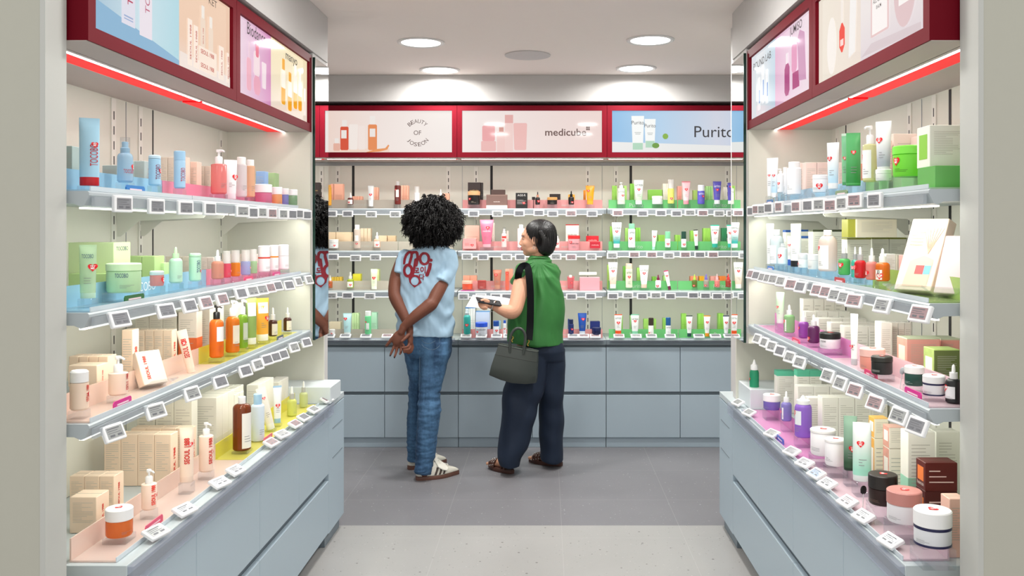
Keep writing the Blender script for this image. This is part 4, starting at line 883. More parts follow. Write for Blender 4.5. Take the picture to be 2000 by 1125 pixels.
# right second shelf
sideset(1,1,TR3,[
('tube',258,68,385,54,'#EEF1EF','#F4F4F4','slim white tube at the far end','tube',dict(c=.1)),
('bottle',310,115,388,106,'g#E3EEF2','#F6F6F6','clear bottle with white cap','bottle',dict(c=.15,sh=.2,n=.4,rc=.5,lab='#F0F4F6',lr=(.05,.85),lw=1.1)),
('spray',357,210,388,74,'#E6F1F4','#F4F4F4','small white spray bottle with heart sticker','bottle',dict(ht=1,hy=.6,c=.25)),
('tube',412,165,395,36,'#F3F3F1','#2E5FB8','thin white tube','tube',dict(ht=.012,hy=.7,c=.2)),
('tube',460,68,405,72,'#EDF1EE','#1B1D20','white and silver tube with black band','tube',dict(c=.14,b=1.0)),
('jar',517,300,412,80,'#F2F3F0','#F4F4F4','small white jar, left of a pair','jar',dict(ht=.014,hu=-.35,hy=.4)),
('jar',598,308,425,90,'#F2F3F0','#F4F4F4','small white jar, right of a pair','jar',dict()),
('bottle',710,118,440,144,'g#F1DFD6','#F6F6F6','large round-shouldered clear bottle','bottle',dict(c=.12,sh=.22,n=.35,rc=.45,lab='#F1F1EE',lr=(.08,.95),lw=1.25,ht=.02,hy=.85,hu=-.28)),
('drop',840,245,470,92,'g#5FC46A','#F2F2F2','green dropper bottle','bottle',dict(k2='#A8A8AA',ht=1,hy=.75,c=.42)),
('drop',925,248,490,60,'g#4FC4AE','#F2F2F2','teal dropper bottle','bottle',dict(k2='#A8A8AA',ht=.016,hy=.7,off=.075)),
('drop',965,250,495,88,'g#DE1E26','#F2F2F2','red dropper bottle','bottle',dict(k2='#B4B4B6',ht=.02,hu=-.3,hy=.75,off=.035)),
('drop',1056,258,508,92,'g#F0948C','#F4F4F4','pink dropper bottle','bottle',dict(ht=.02,hu=-.2,hy=.45)),
('drop',1141,262,518,108,'g#E8781E','#F4F4F4','amber dropper bottle labelled 30','bottle',dict(lab='#F6F4F0',lr=(.1,.75),lw=.9,ht=.02,hy=.35,hu=.1,txt='30',ty=.6,tw=.3,th=.012)),
])
wb='#EFEEE0'
sidebox(1,1,TR3,[
(380,490,118,.13,.05,1,1,wb,'white carton with blue top',dict(topc='#2F5FA8',tf=.06)),(492,590,115,.16,.05,1,1,wb,'upper white carton with blue top',dict(topc='#2F5FA8',tf=.05)),(490,588,165,.12,.05,1,1,wb,'front white carton with blue top',dict(topc='#2F5FA8',tf=.07)),
(592,862,115,.12,.06,2,1,wb,'wide cream carton with dark top',dict(topc='#4A5038',tf=.05)),
(862,1052,180,.13,.06,1,1,wb,'cream carton with olive edge, nearest the aisle',dict(topc='#8E9040',tf=.04)),(1055,1335,178,.24,.06,2,1,wb,'cream carton with olive edge',dict(topc='#8E9040',tf=.04)),
(935,1255,32,.13,.06,1,1,'#EDE3CC','long cream carton lying on top of the stack',dict(yb=176)),
(866,934,32,.105,.062,1,1,'#A8A83E','olive carton end on top of the stack',dict(yb=176,ink=0)),
(1165,1245,305,.13,.05,1,1,'#F2F1EC','small white carton'),(1248,1330,310,.16,.05,1,1,'#D9D6C8','grey-white carton'),(1308,1400,315,.15,.04,1,1,'#F2A5A0','pink carton'),(1640,1738,315,.2,.05,1,1,'#D6E0C8','pale green carton'),
])
plate(1,1,TR3,765,842,500,540,'#C2404A','red shelf label plate'); plate(1,1,TR3,238,285,405,430,'#3F7FC8','blue shelf label plate')
# right third shelf
sideset(1,2,TR3,[
('tube',337,605,848,60,'#C3E3BE','#EEF3EC','tall pale green tube','tube',dict(ht=.014,hu=-.25,hy=.5,grad='#E6F1E2')),
('drop',408,705,922,84,'g#9CCF92','#F4F4F4','clear green dropper bottle','bottle',dict(ht=.02,hu=-.3,hy=.75,c=.34,lab='#F1F4EE',lw=.3)),
('drop',521,755,965,80,'#8A3E9A','#F4F4F4','purple dropper bottle','bottle',dict(ht=.016,hu=-.25,hy=.75,c=.38)),
('drop',600,783,1002,92,'#5C1F55','#F4F4F4','dark purple dropper bottle','bottle',dict(ht=.02,hu=-.2,hy=.3,c=.38,lab='#5C1F55',lw=.1)),
('jar',728,922,1043,162,'#EFEBEE','#161616','white jar with black lid','jar',dict(c=.38,top=1,txt='rose',ty=.75,tw=.4)),
('tube',918,775,1160,52,'#F4F3F2','#B9BCC0','tall slim white tube','tube',dict(ht=.014,hu=-.3,hy=.3,c=.12)),
])
sideset(1,2,TR4,[
('jar',1215,160,322,192,'#F0A08F','#F6C6BC','peach pink jar with matching lid','jar',dict(c=.38,top=1)),
('jar',1290,222,358,162,'#1C1E1C','#252722','black jar with dark lid','jar',dict(c=.3,top=1,off=.03,ic='#D8D8D0')),
('jar',1543,298,448,146,'#1F4D42','#F4F4F2','dark green jar with white lid','jar',dict(c=.38,top=1,ic='#CFE0D8',txt='',)),
('jar',1696,370,525,166,'#ECEDF0','#F6F6F6','white jar with navy band','jar',dict(c=.38,top=1,band='#23234E')),
('drop',1850,288,605,120,'#151518','#F4F4F4','black dropper bottle with white label','bottle',dict(lab='#EFEFF2',lr=(.25,.85),lw=1.2,ht=.022,hu=-.4,hy=.75,c=.36,off=.082)),
])
sidebox(1,2,TR3,[
(516,848,658,.15,.05,4,1,'#F1EDE2','small white carton, top row',dict(n=6)),
(536,885,758,.13,.05,4,1,'#F1EDE2','small white carton, second row',dict(n=6)),
(636,1015,812,.115,.05,4,1,'#F1EDE2','small white carton, third row',dict(n=6)),
(732,1120,845,.105,.045,4,1,'#F1EDE2','small white carton, fourth row',dict(n=6)),
(838,1125,872,.10,.045,3,1,'#EFEBE0','small white carton, front row',dict(n=6)),
(1125,1210,842,.105,.05,1,1,'#EFEBE3','tall white carton nearest the aisle',dict(n=14)),(1212,1365,845,.16,.05,3,1,'#E9E4DA','tall white carton',dict(n=14)),
])
sidebox(1,2,TR4,[
(1483,1745,85,.12,.07,1,1,'#F2A79A','pink floral carton',dict(topc='#C9D0B0',tf=.03,lab='#F4E6D2',sidec='#EBA592')),(1748,1900,85,.24,.07,1,1,'#F2A79A','inner pink floral carton',dict(topc='#C9D0B0',tf=.05)),
(1697,1900,172,.10,.065,1,1,'#66723E','green leafy carton',dict(topc='#A9BE6E',tf=.03,lab='#F4EFDC',sidec='#A9BE6E')),
])
plate(1,2,TR4,1155,1252,368,438,'#E8487A','hot pink shelf label plate'); plate(1,2,TR4,1470,1597,525,612,'#E03A96','magenta shelf label plate'); plate(1,2,TR4,590,648,105,150,'#F0567E','small coral shelf label plate')
# right counter
sideset(1,3,TR4,[
('nozzle',293,250,548,72,'g#2FA87C','#F4F4F4','green bottle with pointed white nozzle','bottle',dict(ht=.018,hu=-.3,hy=.8,c=.26)),
('jar',430,520,635,134,'g#8E7FD8','#F6F4F6','clear purple jar with white lid','jar',dict(c=.45,top=1)),
('drop',543,498,725,82,'g#9A90D8','#F4F4F4','small clear purple dropper bottle','bottle',dict(ht=.02,hu=-.4,c=.36,lab='#F2F2F0',lw=.3)),
('nozzle',675,530,850,130,'g#A678E0','#F4F4F4','large clear purple bottle','bottle',dict(ht=.026,hu=-.35,hy=.85,c=.2,lab='#E6EEF0',lr=(.45,.95),lw=.8)),
('jar',830,790,985,196,'#F2EFF2','#F6F4F2','tall white tub with patterned lid','jar',dict(c=.12,top=1)),
('jar',927,866,1068,164,'#F2EFF2','#F6F4F2','smaller white tub with patterned lid','jar',dict(c=.12,top=1)),
])
sideset(1,3,TR5,[
('tube',962,-28,360,90,'#8FB29B','#1D3A28','dark green tube with heart sticker','tube',dict(c=.05,ht=.024,hu=.15,hy=.42,grad='#2F5238',b=1.0,rz=15)),
('tube',1046,18,435,124,'#EEF5F3','#E6F0EE','mint and white tube with heart sticker','tube',dict(c=.1,ht=.022,hu=-.1,hy=.68,grad='#A4E4CE',b=1.0,rz=15)),
('jar',1196,388,575,202,'#2A100C','#241E1B','black-brown jar with black lid','jar',dict(c=.46,top=1,off=.055,ic='#8A6A60')),
('jar',1350,503,712,242,'#F1EEF2','#C98880','white jar with rose gold lid','jar',dict(c=.42,top=1,off=.055)),
('jar',1555,643,862,262,'#ECEEF2','#FAFAFA','white jar with navy bands','jar',dict(c=.44,top=1,band='#20204A',off=.055)),
])
sidebox(1,3,TR4,[
(470,608,340,.12,.05,1,1,'#EEECE2','white carton with green top',dict(topc='#5CBF9C',tf=.12)),(628,820,337,.17,.05,2,1,'#EEECE2','white carton with green top, behind',dict(topc='#5CBF9C',tf=.12)),
(632,1005,458,.13,.05,3,1,'#F1EEE4','white carton, upper stack',dict(n=12)),(716,850,548,.105,.045,1,1,'#F1EEE4','white carton beside the purple bottle',dict(n=12)),
(822,1340,545,.12,.055,4,1,'#F1EEE2','tall white carton in a row',dict(n=14)),
(1230,1345,712,.13,.05,1,1,'#F4EDD8','orange floral carton, upper',dict(lab='#FAF4EA',sidec='#F0B24E',topc='#F2C26A',tf=.01,yb=865,n=7)),(1230,1345,868,.13,.05,1,1,'#F4EDD8','orange floral carton, lower',dict(lab='#FAF4EA',sidec='#F0B24E',n=7)),
(1345,1480,780,.14,.05,1,1,'#F2E9DA','pink floral carton, upper',dict(lab='#FAF4EA',sidec='#DDA08E',topc='#E9B8A6',tf=.01,yb=945,n=7)),(1345,1480,948,.14,.05,1,1,'#F2E9DA','pink floral carton, lower',dict(lab='#FAF4EA',sidec='#DDA08E',n=7)),
(1493,1708,815,.13,.055,1,1,'#F0EEE2','tall white and mint carton',dict(botc='#A6DDC0',bf=.45,n=14)),(1712,1900,815,.26,.055,1,1,'#EEECE0','tall white carton at the near end',dict(n=14)),
])
sidebox(1,3,TR5,[
(1500,1736,310,.13,.06,1,1,'#5C1710','dark red glossy carton, upper',dict(yb=515,lab='#F0803A',ic='#E8C8C0',n=3,txt='heimish',tc='#F4E8E0',ty=.2)),
(1500,1736,515,.13,.06,1,1,'#4E120D','dark red glossy carton, lower',dict(lab='#F0803A',ic='#E8C8C0',n=3,txt='heimish',tc='#F4E8E0',ty=.2)),
(1675,1800,570,.10,.05,1,1,'#F2C6B4','pale orange carton at the near end'),
])
plate(1,3,TR4,470,522,775,840,'#3F5FC0','blue shelf label plate')
# leaning big cartons on V stands (right second shelf), tilted carton (left third)
def vstand(loc,rz,w,h,label):
    t=thing('acrylic_stand',label,'display stand',loc,rz)
    mb=MB(); mb.prism([(0,.001),(-.055,.03),(-.057,.027),(0,-.0)],'x',-w/2,w/2); mb.prism([(0,0),(.06,h),(.063,h),(.005,0)],'x',-w/2,w/2)
    mb.build('stand',clear,t); return t
def leaning(s,lev,px,py,Xo,w,h,dp,tilt,rz,col,label,txt=None,tc='#9A8A80',extra=None):
    X=s*(SD[s]['f']+Xo); d=F*X/(px-VX); z=ZS[s][lev]+.012
    t=thing('carton',label,'box',(X,d,z),rz,rx=-tilt)
    MB().bbox(-w/2,w/2,-dp/2,dp/2,0,h,.0015).build('box',cm(col,.5),t)
    if txt:
        mb=MB(); text2d(mb,txt,-w*.22,h*.5,h*.7,lambda a,b:(a,-dp/2-.0006,b),True,.03); mb.build('lettering',mat(tc,.5),t)
    if extra: extra(t,w,h,dp)
    riserz=vstand((X,d,ZS[s][lev]+TT+.0005),rz,w*1.1,h*.6,'clear acrylic V stand holding the '+' '.join(label.split()[:6])); return t
def armx(t,w,h,dp):
    y=-dp/2-.0008
    MB().add([(-w*.30,y,0.01),(w*.35,y,.01),(w*.38,y,h*.42),(w*.1,y,h*.48),(-w*.25,y,h*.40)],[(0,1,2,3,4)]).build('printed_skin_shape',mat('#F3CDB4',.5),t)
    MB().box(-w*.05,w*.18,y-.0003,y-.0001,h*.22,h*.34).build('sticker',mat('#E0605E',.4),t); MB().box(w*.18,w*.36,y-.0003,y-.0001,h*.22,h*.34).build('sticker',mat('#7FC0E0',.4),t)
    mb=MB()
    for k_ in range(7):
        a=-.6+k_*.2; mb.tube([(w*.18,y,h*.5),(w*.18+math.sin(a)*.02,y,h*.66),(w*.18+math.sin(a)*.05,y,h*.86)],[.0008,.0012,.0006],5)
    mb.build('printed_grass',mat('#E6B49C',.5),t)
    inklines(t,lambda u,v,d=0:(u,y-d,v),-w*.38,-w*.02,h*.62,h*.84,5,'#C99A8A')
leaning(1,1,1788,560,.05,.105,.20,.035,-.42*-1,-1.0,'#F8E4D0','large cream carton leaning with beige skin and grass print',extra=armx)
leaning(1,1,1862,560,.10,.09,.15,.03,.35,-1.0,'#F6D9DC','pale pink carton leaning at the near end of right second shelf')
leaning(-1,2,300,735,.05,.075,.10,.03,.45,1.0,'#F9E3CF','square peach carton leaning on clear stand, left third shelf','SEOUL 1988','#E02B1C')
vstand((.955,3.29,1.579+TT+.0005),-1.1,.09,.055,'empty clear acrylic stand beside the white and blue jar, right top shelf')
# small spoons / spatula
def stick_item(s,lev,px,py,L,col,label,cat,head,rx):
    X=s*(SD[s]['f']-(.02 if lev==3 else 0)+.03); d=F*X/(px-VX); z=ZS[s][lev]+TT+.001
    t=thing('spatula',label,cat,(X,d,z),0,rx=rx)
    MB().tube([(0,0,0),(0,0,L*.7)],.0013,8).build('handle',cm(col[0]),t,True); mb=MB(); n=12; mb.rings([[ (head*k_*math.cos(2*PI*j/n),.002*k_*math.sin(2*PI*j/n),z_) for j in range(n)] for z_,k_ in ((L*.66,.3),(L*.72,.9),(L*.85,1),(L*.95,.8),(L,.3))]).build('blade',cm(col[1]),t,True)
stick_item(1,3,1685,965,.075,('#F0F0F0','#1A1A1A'),'black-ended spatula standing before the black-brown jar','spatula',.009,.1)
stick_item(1,2,1758,745,.06,('#E8E8EA','#C9CBD0'),'small silver spoon beside the dark green jar','spoon',.007,.3)
# tags
def P_(T,l): return [(T[0]+T[2]*a[0],T[1]+T[2]*a[1])+tuple(a[2:]) for a in l]
tagset(-1,0,P_(TL2,[(460,686),(712,705),(930,715),(1112,722),(1358,740),(1436,752),(1505,750),(1580,757),(1662,762),(1732,765),(1785,762),(1842,770)]),0)
tagset(-1,1,P_(TL3,[(400,575),(718,517),(878,483),(990,462),(1103,438),(1232,398),(1310,383),(1375,372),(1432,360),(1482,347),(1560,342),(1625,318),(1698,305)]),.35)
tagset(-1,2,[(222,845),(304,803),(375,769),(430,746),(479,724.6),(502.7,712.6),(521,703),(537,698),(552.5,692.7),(574,678.5),(598,669)],.4)
tagset(-1,3,P_(TL4,[(540,903),(705,760),(905,615),(995,548),(1198,395),(1260,340),(1335,288),(1383,238),(1440,195),(1515,140)]),1.1)
tagset(1,0,P_(TR2,[(107,775,0),(150,762,3),(200,762),(248,750),(330,740,3),(465,738,3),(558,730),(645,722),(735,728,3),(825,712),(925,690),(1080,688,0)]),0)
tagset(1,1,P_(TR3,[(108,465),(150,475),(200,490),(240,498),(285,505),(345,520),(425,545),(498,565),(630,590,3),(700,605,3),(773,630),(842,650),(920,672),(1140,710),(1435,775)]),.35)
tagset(1,2,P_(TR4,[(318,87),(373,115),(432,147),(497,183),(573,230),(650,272),(868,375),(967,435),(1082,492,3),(1240,590,3),(1425,690),(1565,770)]),.4)
tagset(1,3,P_(TR4,[(165,578),(252,660),(430,818)])+P_(TR5,[(540,228),(632,310),(717,397,2),(795,472),(940,600),(1055,710),(1248,865)]),1.1)
# ---------- back wall ----------
T0=(600,120,.26667); T3=(600,380,.28436); B1=(880,300,.19558); B2=(880,480,.19558); B3=(1160,300,.19558); B4=(1160,480,.19558)
for lv in range(4):
    backtray(0,lv,-1.52,-1.02,'#B9AE9C','BEAUTY OF JOSEON',(0,),'grey-beige translucent tray, farther left'); backtray(0,lv,-1.015,-.64,'#B9AE9C','BEAUTY OF JOSEON',(0,),'grey-beige translucent tray')
    backtray(1,lv,-.575,-.09,'#EE8E8C','medicube',(.0,),'pink translucent tray, left half'); backtray(1,lv,-.085,.385,'#EE8E8C','medicube',(.0,),'pink translucent tray, right half')
    backtray(2,lv,.428,.90,'#4CC45C','Purito',(-.1,),'green translucent tray, left half'); backtray(2,lv,.905,1.385,'#4CC45C','Purito',(.1,),'green translucent tray, right half')
pe='#F3B79C'
backset(0,0,T0,[('drop',317,960,1050,42,'#5A1A14','#F0EEEC','small brown dropper bottle',dict(lab='#F0ECE6',ht=.016,hu=-.2,hy=.4)),
('tube',466,910,1062,42,'#EEF0EE','#F2F0EE','white tube with heart sticker'),('bottle',663,880,1048,46,'#6A1E16','#D9D6D4','dark brown-red toner bottle',dict(lab='#EFEDE8',lr=(.4,.8),lw=.8,ht=.014,hu=-.3,hy=.8,c=.17,rc=.5)),
('mist',803,915,1050,40,'#E8E6E4','#F2F2F2','pale mist bottle beside the curly hair'),('drop',978,935,1050,36,'#D8B49A','#F2F2F2','pale dropper bottle beside the curly hair'),('bottle',160,905,1056,36,'#D89A2E','#D8A040','amber bottle at the left end',dict(c=.1))])
backbox(0,0,T0,[(195,262,897,1,pe,'peach carton'),(168,193,897,1,'#F0AE94','narrow peach carton'),(330,400,987,4,pe,'low peach carton'),(488,518,922,2,pe,'slim peach carton behind the tube'),(688,740,908,3,pe,'slim peach carton'),(992,1040,966,2,pe,'small peach carton')])
backset(0,1,T3,[('bottle',344,208,370,44,'g#E9D8CC','#EFEDEA','clear toner bottle with white cap',dict(lab='#F2F0EC',lr=(.4,.7),lw=.9,ht=.017,hy=.25,c=.18,rc=.7)),('drop',480,258,365,44,'#E4B49C','#F4F2F0','peach dropper bottle',dict(lab='#F2EEE8',ht=.018,hu=.1,hy=.4)),('jar',182,308,368,66,'#F0EEEC','#E4E2DE','white jar with heart sticker',dict(ht=.016,hy=.5,hu=.2))])
c2='#F2D6B4'
backbox(0,1,T3,[(198,305,258,1,c2,'wide cream carton'),(146,196,258,1,c2,'cream carton at the left end'),(365,435,232,3,'#F3D9BC','tall cream carton'),(492,548,282,1,c2,'square cream carton'),(551,607,282,1,'#EFCFA8','square tan carton')])
backset(0,2,T3,[('drop',297,532,642,46,'#8FA32E','#F0EEEA','olive dropper bottle',dict(lab='#F4F2EA',ht=.018,hu=.1,hy=.45)),('tube',460,512,650,46,'#E6EFD0','#EEF3E2','pale green tube'),('drop',158,555,642,32,'#A85A2E','#F0EEEA','small amber dropper bottle',dict(ht=.014))])
backbox(0,2,T3,[(312,368,545,1,'#E8DE3A','yellow-green carton'),(166,236,567,4,'#F0CB4E','yellow carton'),(462,494,512,1,'#DDE6A0','light green carton')])
backset(0,3,T3,[('tube',276,815,965,58,'#B9E3E6','#E6F1F0','light aqua tube',dict(hy=.8,hu=-.2)),('bottle',418,800,962,44,'#6CCB8E','#E8EEEA','green toner bottle',dict(lab='#EEF3EE',lr=(.3,.65),lw=.8,ht=.016,hu=-.3,hy=.7,c=.2,rc=.85)),('jar',172,925,966,40,'#F0F0EE','#F0F0EE','white jar',dict(ht=.012))])
backbox(0,3,T3,[(306,352,815,3,'#CFEBB4','pale green carton'),(440,478,810,1,'#B9E8C8','mint carton'),(150,228,875,1,'#F2E3C6','cream carton')])
bk='#2A1C1A'
backset(1,0,B1,[('jar',234,378,510,124,'#191514','#D9A878','black jar with gold lid',dict(c=.3,ht=.02,hu=-.35,hy=.6,ic='#C8B8A8')),('drop',870,380,510,46,'#1A1616','#141212','black dropper bottle with rose gold collar',dict(k2='#C88A70',ht=.02,hu=.2,hy=.55)),
('jar',1015,437,508,102,'#1C1716','#C9955A','low black jar with gold lid',dict(ic='#B8A898')),('drop',1205,372,510,56,'#171414','#101010','tall black dropper bottle',dict(ht=.018,hu=.2,hy=.35)),('tube',1393,320,508,88,'#EE9A1A','#F0A430','orange tube',dict(ht=.02,hy=.75,hu=-.2,c=.18,b=.72))])
backbox(1,0,B1,[(172,300,288,1,bk,'tall black carton with gold print',dict(txt='medicube',tc='#D9B070',ty=.7,ink=0)),(302,322,290,1,'#1E1412','slim black carton'),(356,566,410,1,'#7A5E56','bronze box on the shelf front',dict(off=.08,L=.05,topc='#8A6E64',tf=.1,txt='medicube',tc='#F0E4DA',tw=.3,ink=0,botc='#E8DACA',bf=.25)),(403,545,360,1,'#5A443E','small bronze box on top',dict(off=.1,yb=408,ink=0)),
(650,768,392,1,'#151212','black pouch box with heart sticker',dict(off=.09,ht=1,txt='AGE-R',tc='#E8E4E0',ty=.85,ink=1,ic='#CFCBC8')),(812,846,432,1,'#1A1414','small black carton'),(988,1098,403,1,'#2A1F1C','wide black carton',dict(txt='medicube',tc='#D9C8B0',ink=0)),(1175,1242,408,2,'#F0B03A','yellow carton'),(1328,1352,365,2,'#F09A2A','orange carton')])
backset(1,1,B1,[('tube',362,660,935,136,'#E0708C','#E9B4BC','large pink tube',dict(hy=.75,hu=.08,ht=.026,c=.11,b=.62,txt='medicube',tc='#F8DDE2',tw=.75,ty=.6,th=.012)),('spray',535,735,935,52,'#F2C9C6','#F0E8E6','small pink and red spray bottle',dict(lab='#E0302A',lr=(.78,.95),ht=.02,hy=.6,hu=-.2)),('bottle',705,710,940,74,'#F4D8DA','#F0EEEC','pink and white bottle beside the woman',dict(c=.16,rc=.55)),
('spray',1068,810,942,38,'#F0D6D4','#F0E8E6','small spray bottle beside the black bob',dict(ht=.016)),('jar',1232,818,970,122,'g#F2AEB4','#D42A2C','pink jar with red lid',dict(c=.22,ht=.022,hu=-.3,hy=.7,txt='medicube',th=.009))])
backbox(1,1,B1,[(140,288,718,1,'#F6C4B4','large pink carton'),(125,255,848,1,'#F2A2A0','front pink carton',dict(off=.06,ht=1,ic='#C85A62',yb=950)),(412,440,690,1,'#F4E9DE','slim cream carton'),(560,580,770,1,'#F0DED6','slim pale carton'),(1150,1282,708,1,'#F5EEE6','white carton with red top',dict(topc='#C8242A',tf=.04,txt='medicube',ty=.6)),(1355,1480,822,1,'#E01E2E','red carton',dict(txt='medicube',tc='#F6D0D0',ty=.7,ink=0)),(1393,1496,880,1,'#B8182C','dark red compact box',dict(off=.06,yb=945,txt='medicube',tc='#F0C0C0',ink=0))])
backset(1,2,B2,[('jar',168,350,434,106,'#E85A3A','#EFC0AA','orange jar with pale lid',dict(c=.35)),('jar',313,345,430,88,'#B04A46','#A8423E','brick red jar',dict(c=.2,ic='#E8C0B8')),('tube',467,240,430,86,'#B4715E','#C48A74','bronze tube',dict(ht=.022,hy=.75,hu=-.15,b=.65,c=.2)),('stick',565,232,455,36,'#E0644E','#F0A48E','slim coral stick',dict(ht=.016,hy=.9)),('bottle',1198,292,428,58,'#C05A60','#F0ECEA','rose red bottle',dict(c=.18,rc=.5,ht=.016,hu=.2))])
backbox(1,2,B2,[(125,262,298,2,'#F6AE94','peach carton'),(362,400,368,1,'#F4B49C','low peach carton'),(585,622,232,1,'#F6A088','tall coral carton'),(1165,1238,308,1,'#F08E94','pink carton'),(1290,1490,315,1,'#F2A0AA','pink marbled pouch box',dict(off=.07,L=.05,ink=0)),(1283,1460,262,1,'#F7F3EC','blank white header card',dict(off=.14,L=.004,yb=292,ink=0)),(98,242,447,1,'#C8389A','magenta base card',dict(off=.01,L=.02,yb=466,ink=0))])
backset(1,3,B2,[('spray',165,612,890,70,'#2E9E96','#E6EEF0','teal spray bottle',dict(ht=.024,hy=.6,c=.28)),('jar',308,765,905,122,'#E6EBF4','#2A58D8','white jar with blue lid',dict(c=.3,ht=.02,hu=-.35,hy=.5,txt='medicube',ty=.75,th=.01)),('bottle',455,750,885,58,'#E9EDF2','#1E4C9C','small white bottle with blue cap',dict(c=.38,rc=1,ht=.02,hu=.1,hy=.5)),('bottle',540,745,890,30,'#E9EDF2','#2A58C0','slim white and blue bottle',dict(ht=.014)),
('bottle',1203,735,888,54,'#1A2C66','#16244E','navy bottle',dict(ht=.018,hu=.2,c=.3)),('tube',1315,672,880,88,'#1F4FA8','#DCE4F0','bright blue tube',dict(ht=.024,hy=.75,hu=.1,b=.68,c=.14)),('jar',1456,815,890,92,'#141C4A','#1A2458','navy jar',dict(ic='#8A94C0'))])
backbox(1,3,B2,[(148,245,612,4,'#EEF1EE','tall white carton with blue top',dict(topc='#4A8FD0',tf=.05)),(250,392,655,1,'#C9D6EE','white and pale blue carton',dict(topc='#6FA8E0',tf=.03,txt='medicube',ty=.55,tw=.5)),(262,400,600,1,'#F1EEE0','cream carton stacked above',dict(off=.24)),(480,500,752,1,'#A9D4E8','slim pale blue carton'),(1118,1126,740,1,'#2E9E96','teal carton edge by the green blouse'),(1395,1493,757,1,'#1E2F7A','navy carton',dict(txt='medicube',tc='#A9B8E8',ink=0)),(1172,1186,735,1,'#223A80','slim navy carton')])
G='#A4DA5E'; pu=dict(txt='urito',tc='#3E4A48',ty=.85,tw=1.0,th=.016)
backset(2,0,B3,[('pump',272,288,508,78,'#C9D2C0','#F0F2EE','grey-green bottle with pale pump',dict(lab='#EEF1EC',lr=(.25,.92),lw=1.2,ht=.02,hu=.2,hy=.55,c=.26,sh=.02,**{**pu,'ty':.8})),('tube',447,262,505,98,'#EEF2F0','#F2F4F2','white tube lettered in grey',dict(ht=.022,hy=.6,c=.14,b=.68,grad='#BBD9B4',**pu)),('jar',633,425,505,108,'#E6EAE8','#F2F4F2','white low jar',dict(c=.32)),('mist',769,258,500,66,'#D9DC6E','#F2F4F2','yellow-green foam bottle',dict(c=.38,ht=.02,hy=.35)),
('tube',920,278,505,86,'#F5C6CC','#F29AA6','pink tube',dict(ht=.022,hy=.65,grad='#F6D8D8',crimp='#F08A96',b=.65,c=.16)),('bottle',1070,315,505,72,'#5A55B8','#EEF0F6','purple bottle with clear cap',dict(ht=.02,hu=.25,hy=.6,c=.3,rc=.9,**{**pu,'tc':'#F0F0FA','ty':.82})),('tube',1230,278,503,84,'#5B54B4','#F0F2F4','purple tube',dict(ht=.022,hy=.62,b=.68,c=.17,**{**pu,'tc':'#F0F0FA'})),('tube',1360,292,503,54,'#5B54B4','#F0F2F4','slim purple tube at right',dict(ht=.014,hy=.88,c=.16,b=.8))])
backbox(2,0,B3,[(183,232,320,3,'#9BD25C','green carton, left'),(300,328,320,1,'#A9DA70','slim green carton'),(362,404,300,2,'#86C94C','green carton beside the white tube'),(542,682,360,1,'#8CCB52','wide green carton'),(690,742,300,3,'#F2EEDC','cream carton'),(836,880,325,3,'#F4A898','coral carton'),(992,1034,365,1,'#A9CC6A','short green carton'),(1118,1190,325,3,'#A4D88A','green carton, right'),(1297,1334,335,2,'#F1EDE0','white carton')])
backset(2,1,B3,[('tube',227,688,940,98,'#F1F4F3','#E4EFEE','white and teal tube',dict(ht=.022,hy=.65,b=.65,c=.16,grad='#3FAFA8',**pu)),('bottle',377,700,938,70,'#EEF1F0','#7CC99A','white bottle with green cap',dict(ht=.022,hu=-.2,hy=.5,c=.22,rc=.82,**pu)),('tube',595,768,960,52,'#EEF2EE','#A9E0C8','small white tube with mint cap',dict(ht=.018,hy=.7,c=.16,tilt=.06,b=.55)),('bottle',737,778,937,54,'#F0F2F0','#86D0A4','short bottle with mint cap',dict(ht=.02,hy=.4,c=.45,rc=.95)),
('bottle',897,778,937,50,'#F0F2F0','#1B4438','short bottle with dark green cap',dict(ht=.02,hy=.35,c=.46,rc=.95)),('tube',1025,760,960,44,'#F0F2F0','#14332A','slim white tube with black ends',dict(ht=.018,hy=.75,c=.2,crimp='#1B1E1C',b=.7,tilt=-.05)),('tube',1208,713,937,86,'#EEF2EE','#2FB09A','white tube with teal cap, nearer left',dict(ht=.022,hy=.65,c=.17,crimp='#1FA88E',b=.65,**pu)),('tube',1357,713,937,58,'#EEF2EE','#2FB09A','white tube with teal cap, at right',dict(ht=.02,hy=.65,c=.17,crimp='#1FA88E',b=.7))])
backbox(2,1,B3,[(162,190,725,2,G,'green carton at left'),(313,342,742,2,'#B4E478','pale green carton'),(416,466,740,2,'#8FD052','green carton behind the bottle'),(618,632,768,1,'#B4E490','slim mint carton'),(642,710,812,4,G,'short green carton'),(812,866,812,2,G,'square green carton'),(964,1000,768,2,G,'green carton by the slim tube'),(1092,1168,745,4,G,'tall green carton'),(1277,1330,742,3,'#2E8A5A','dark green patterned carton')])
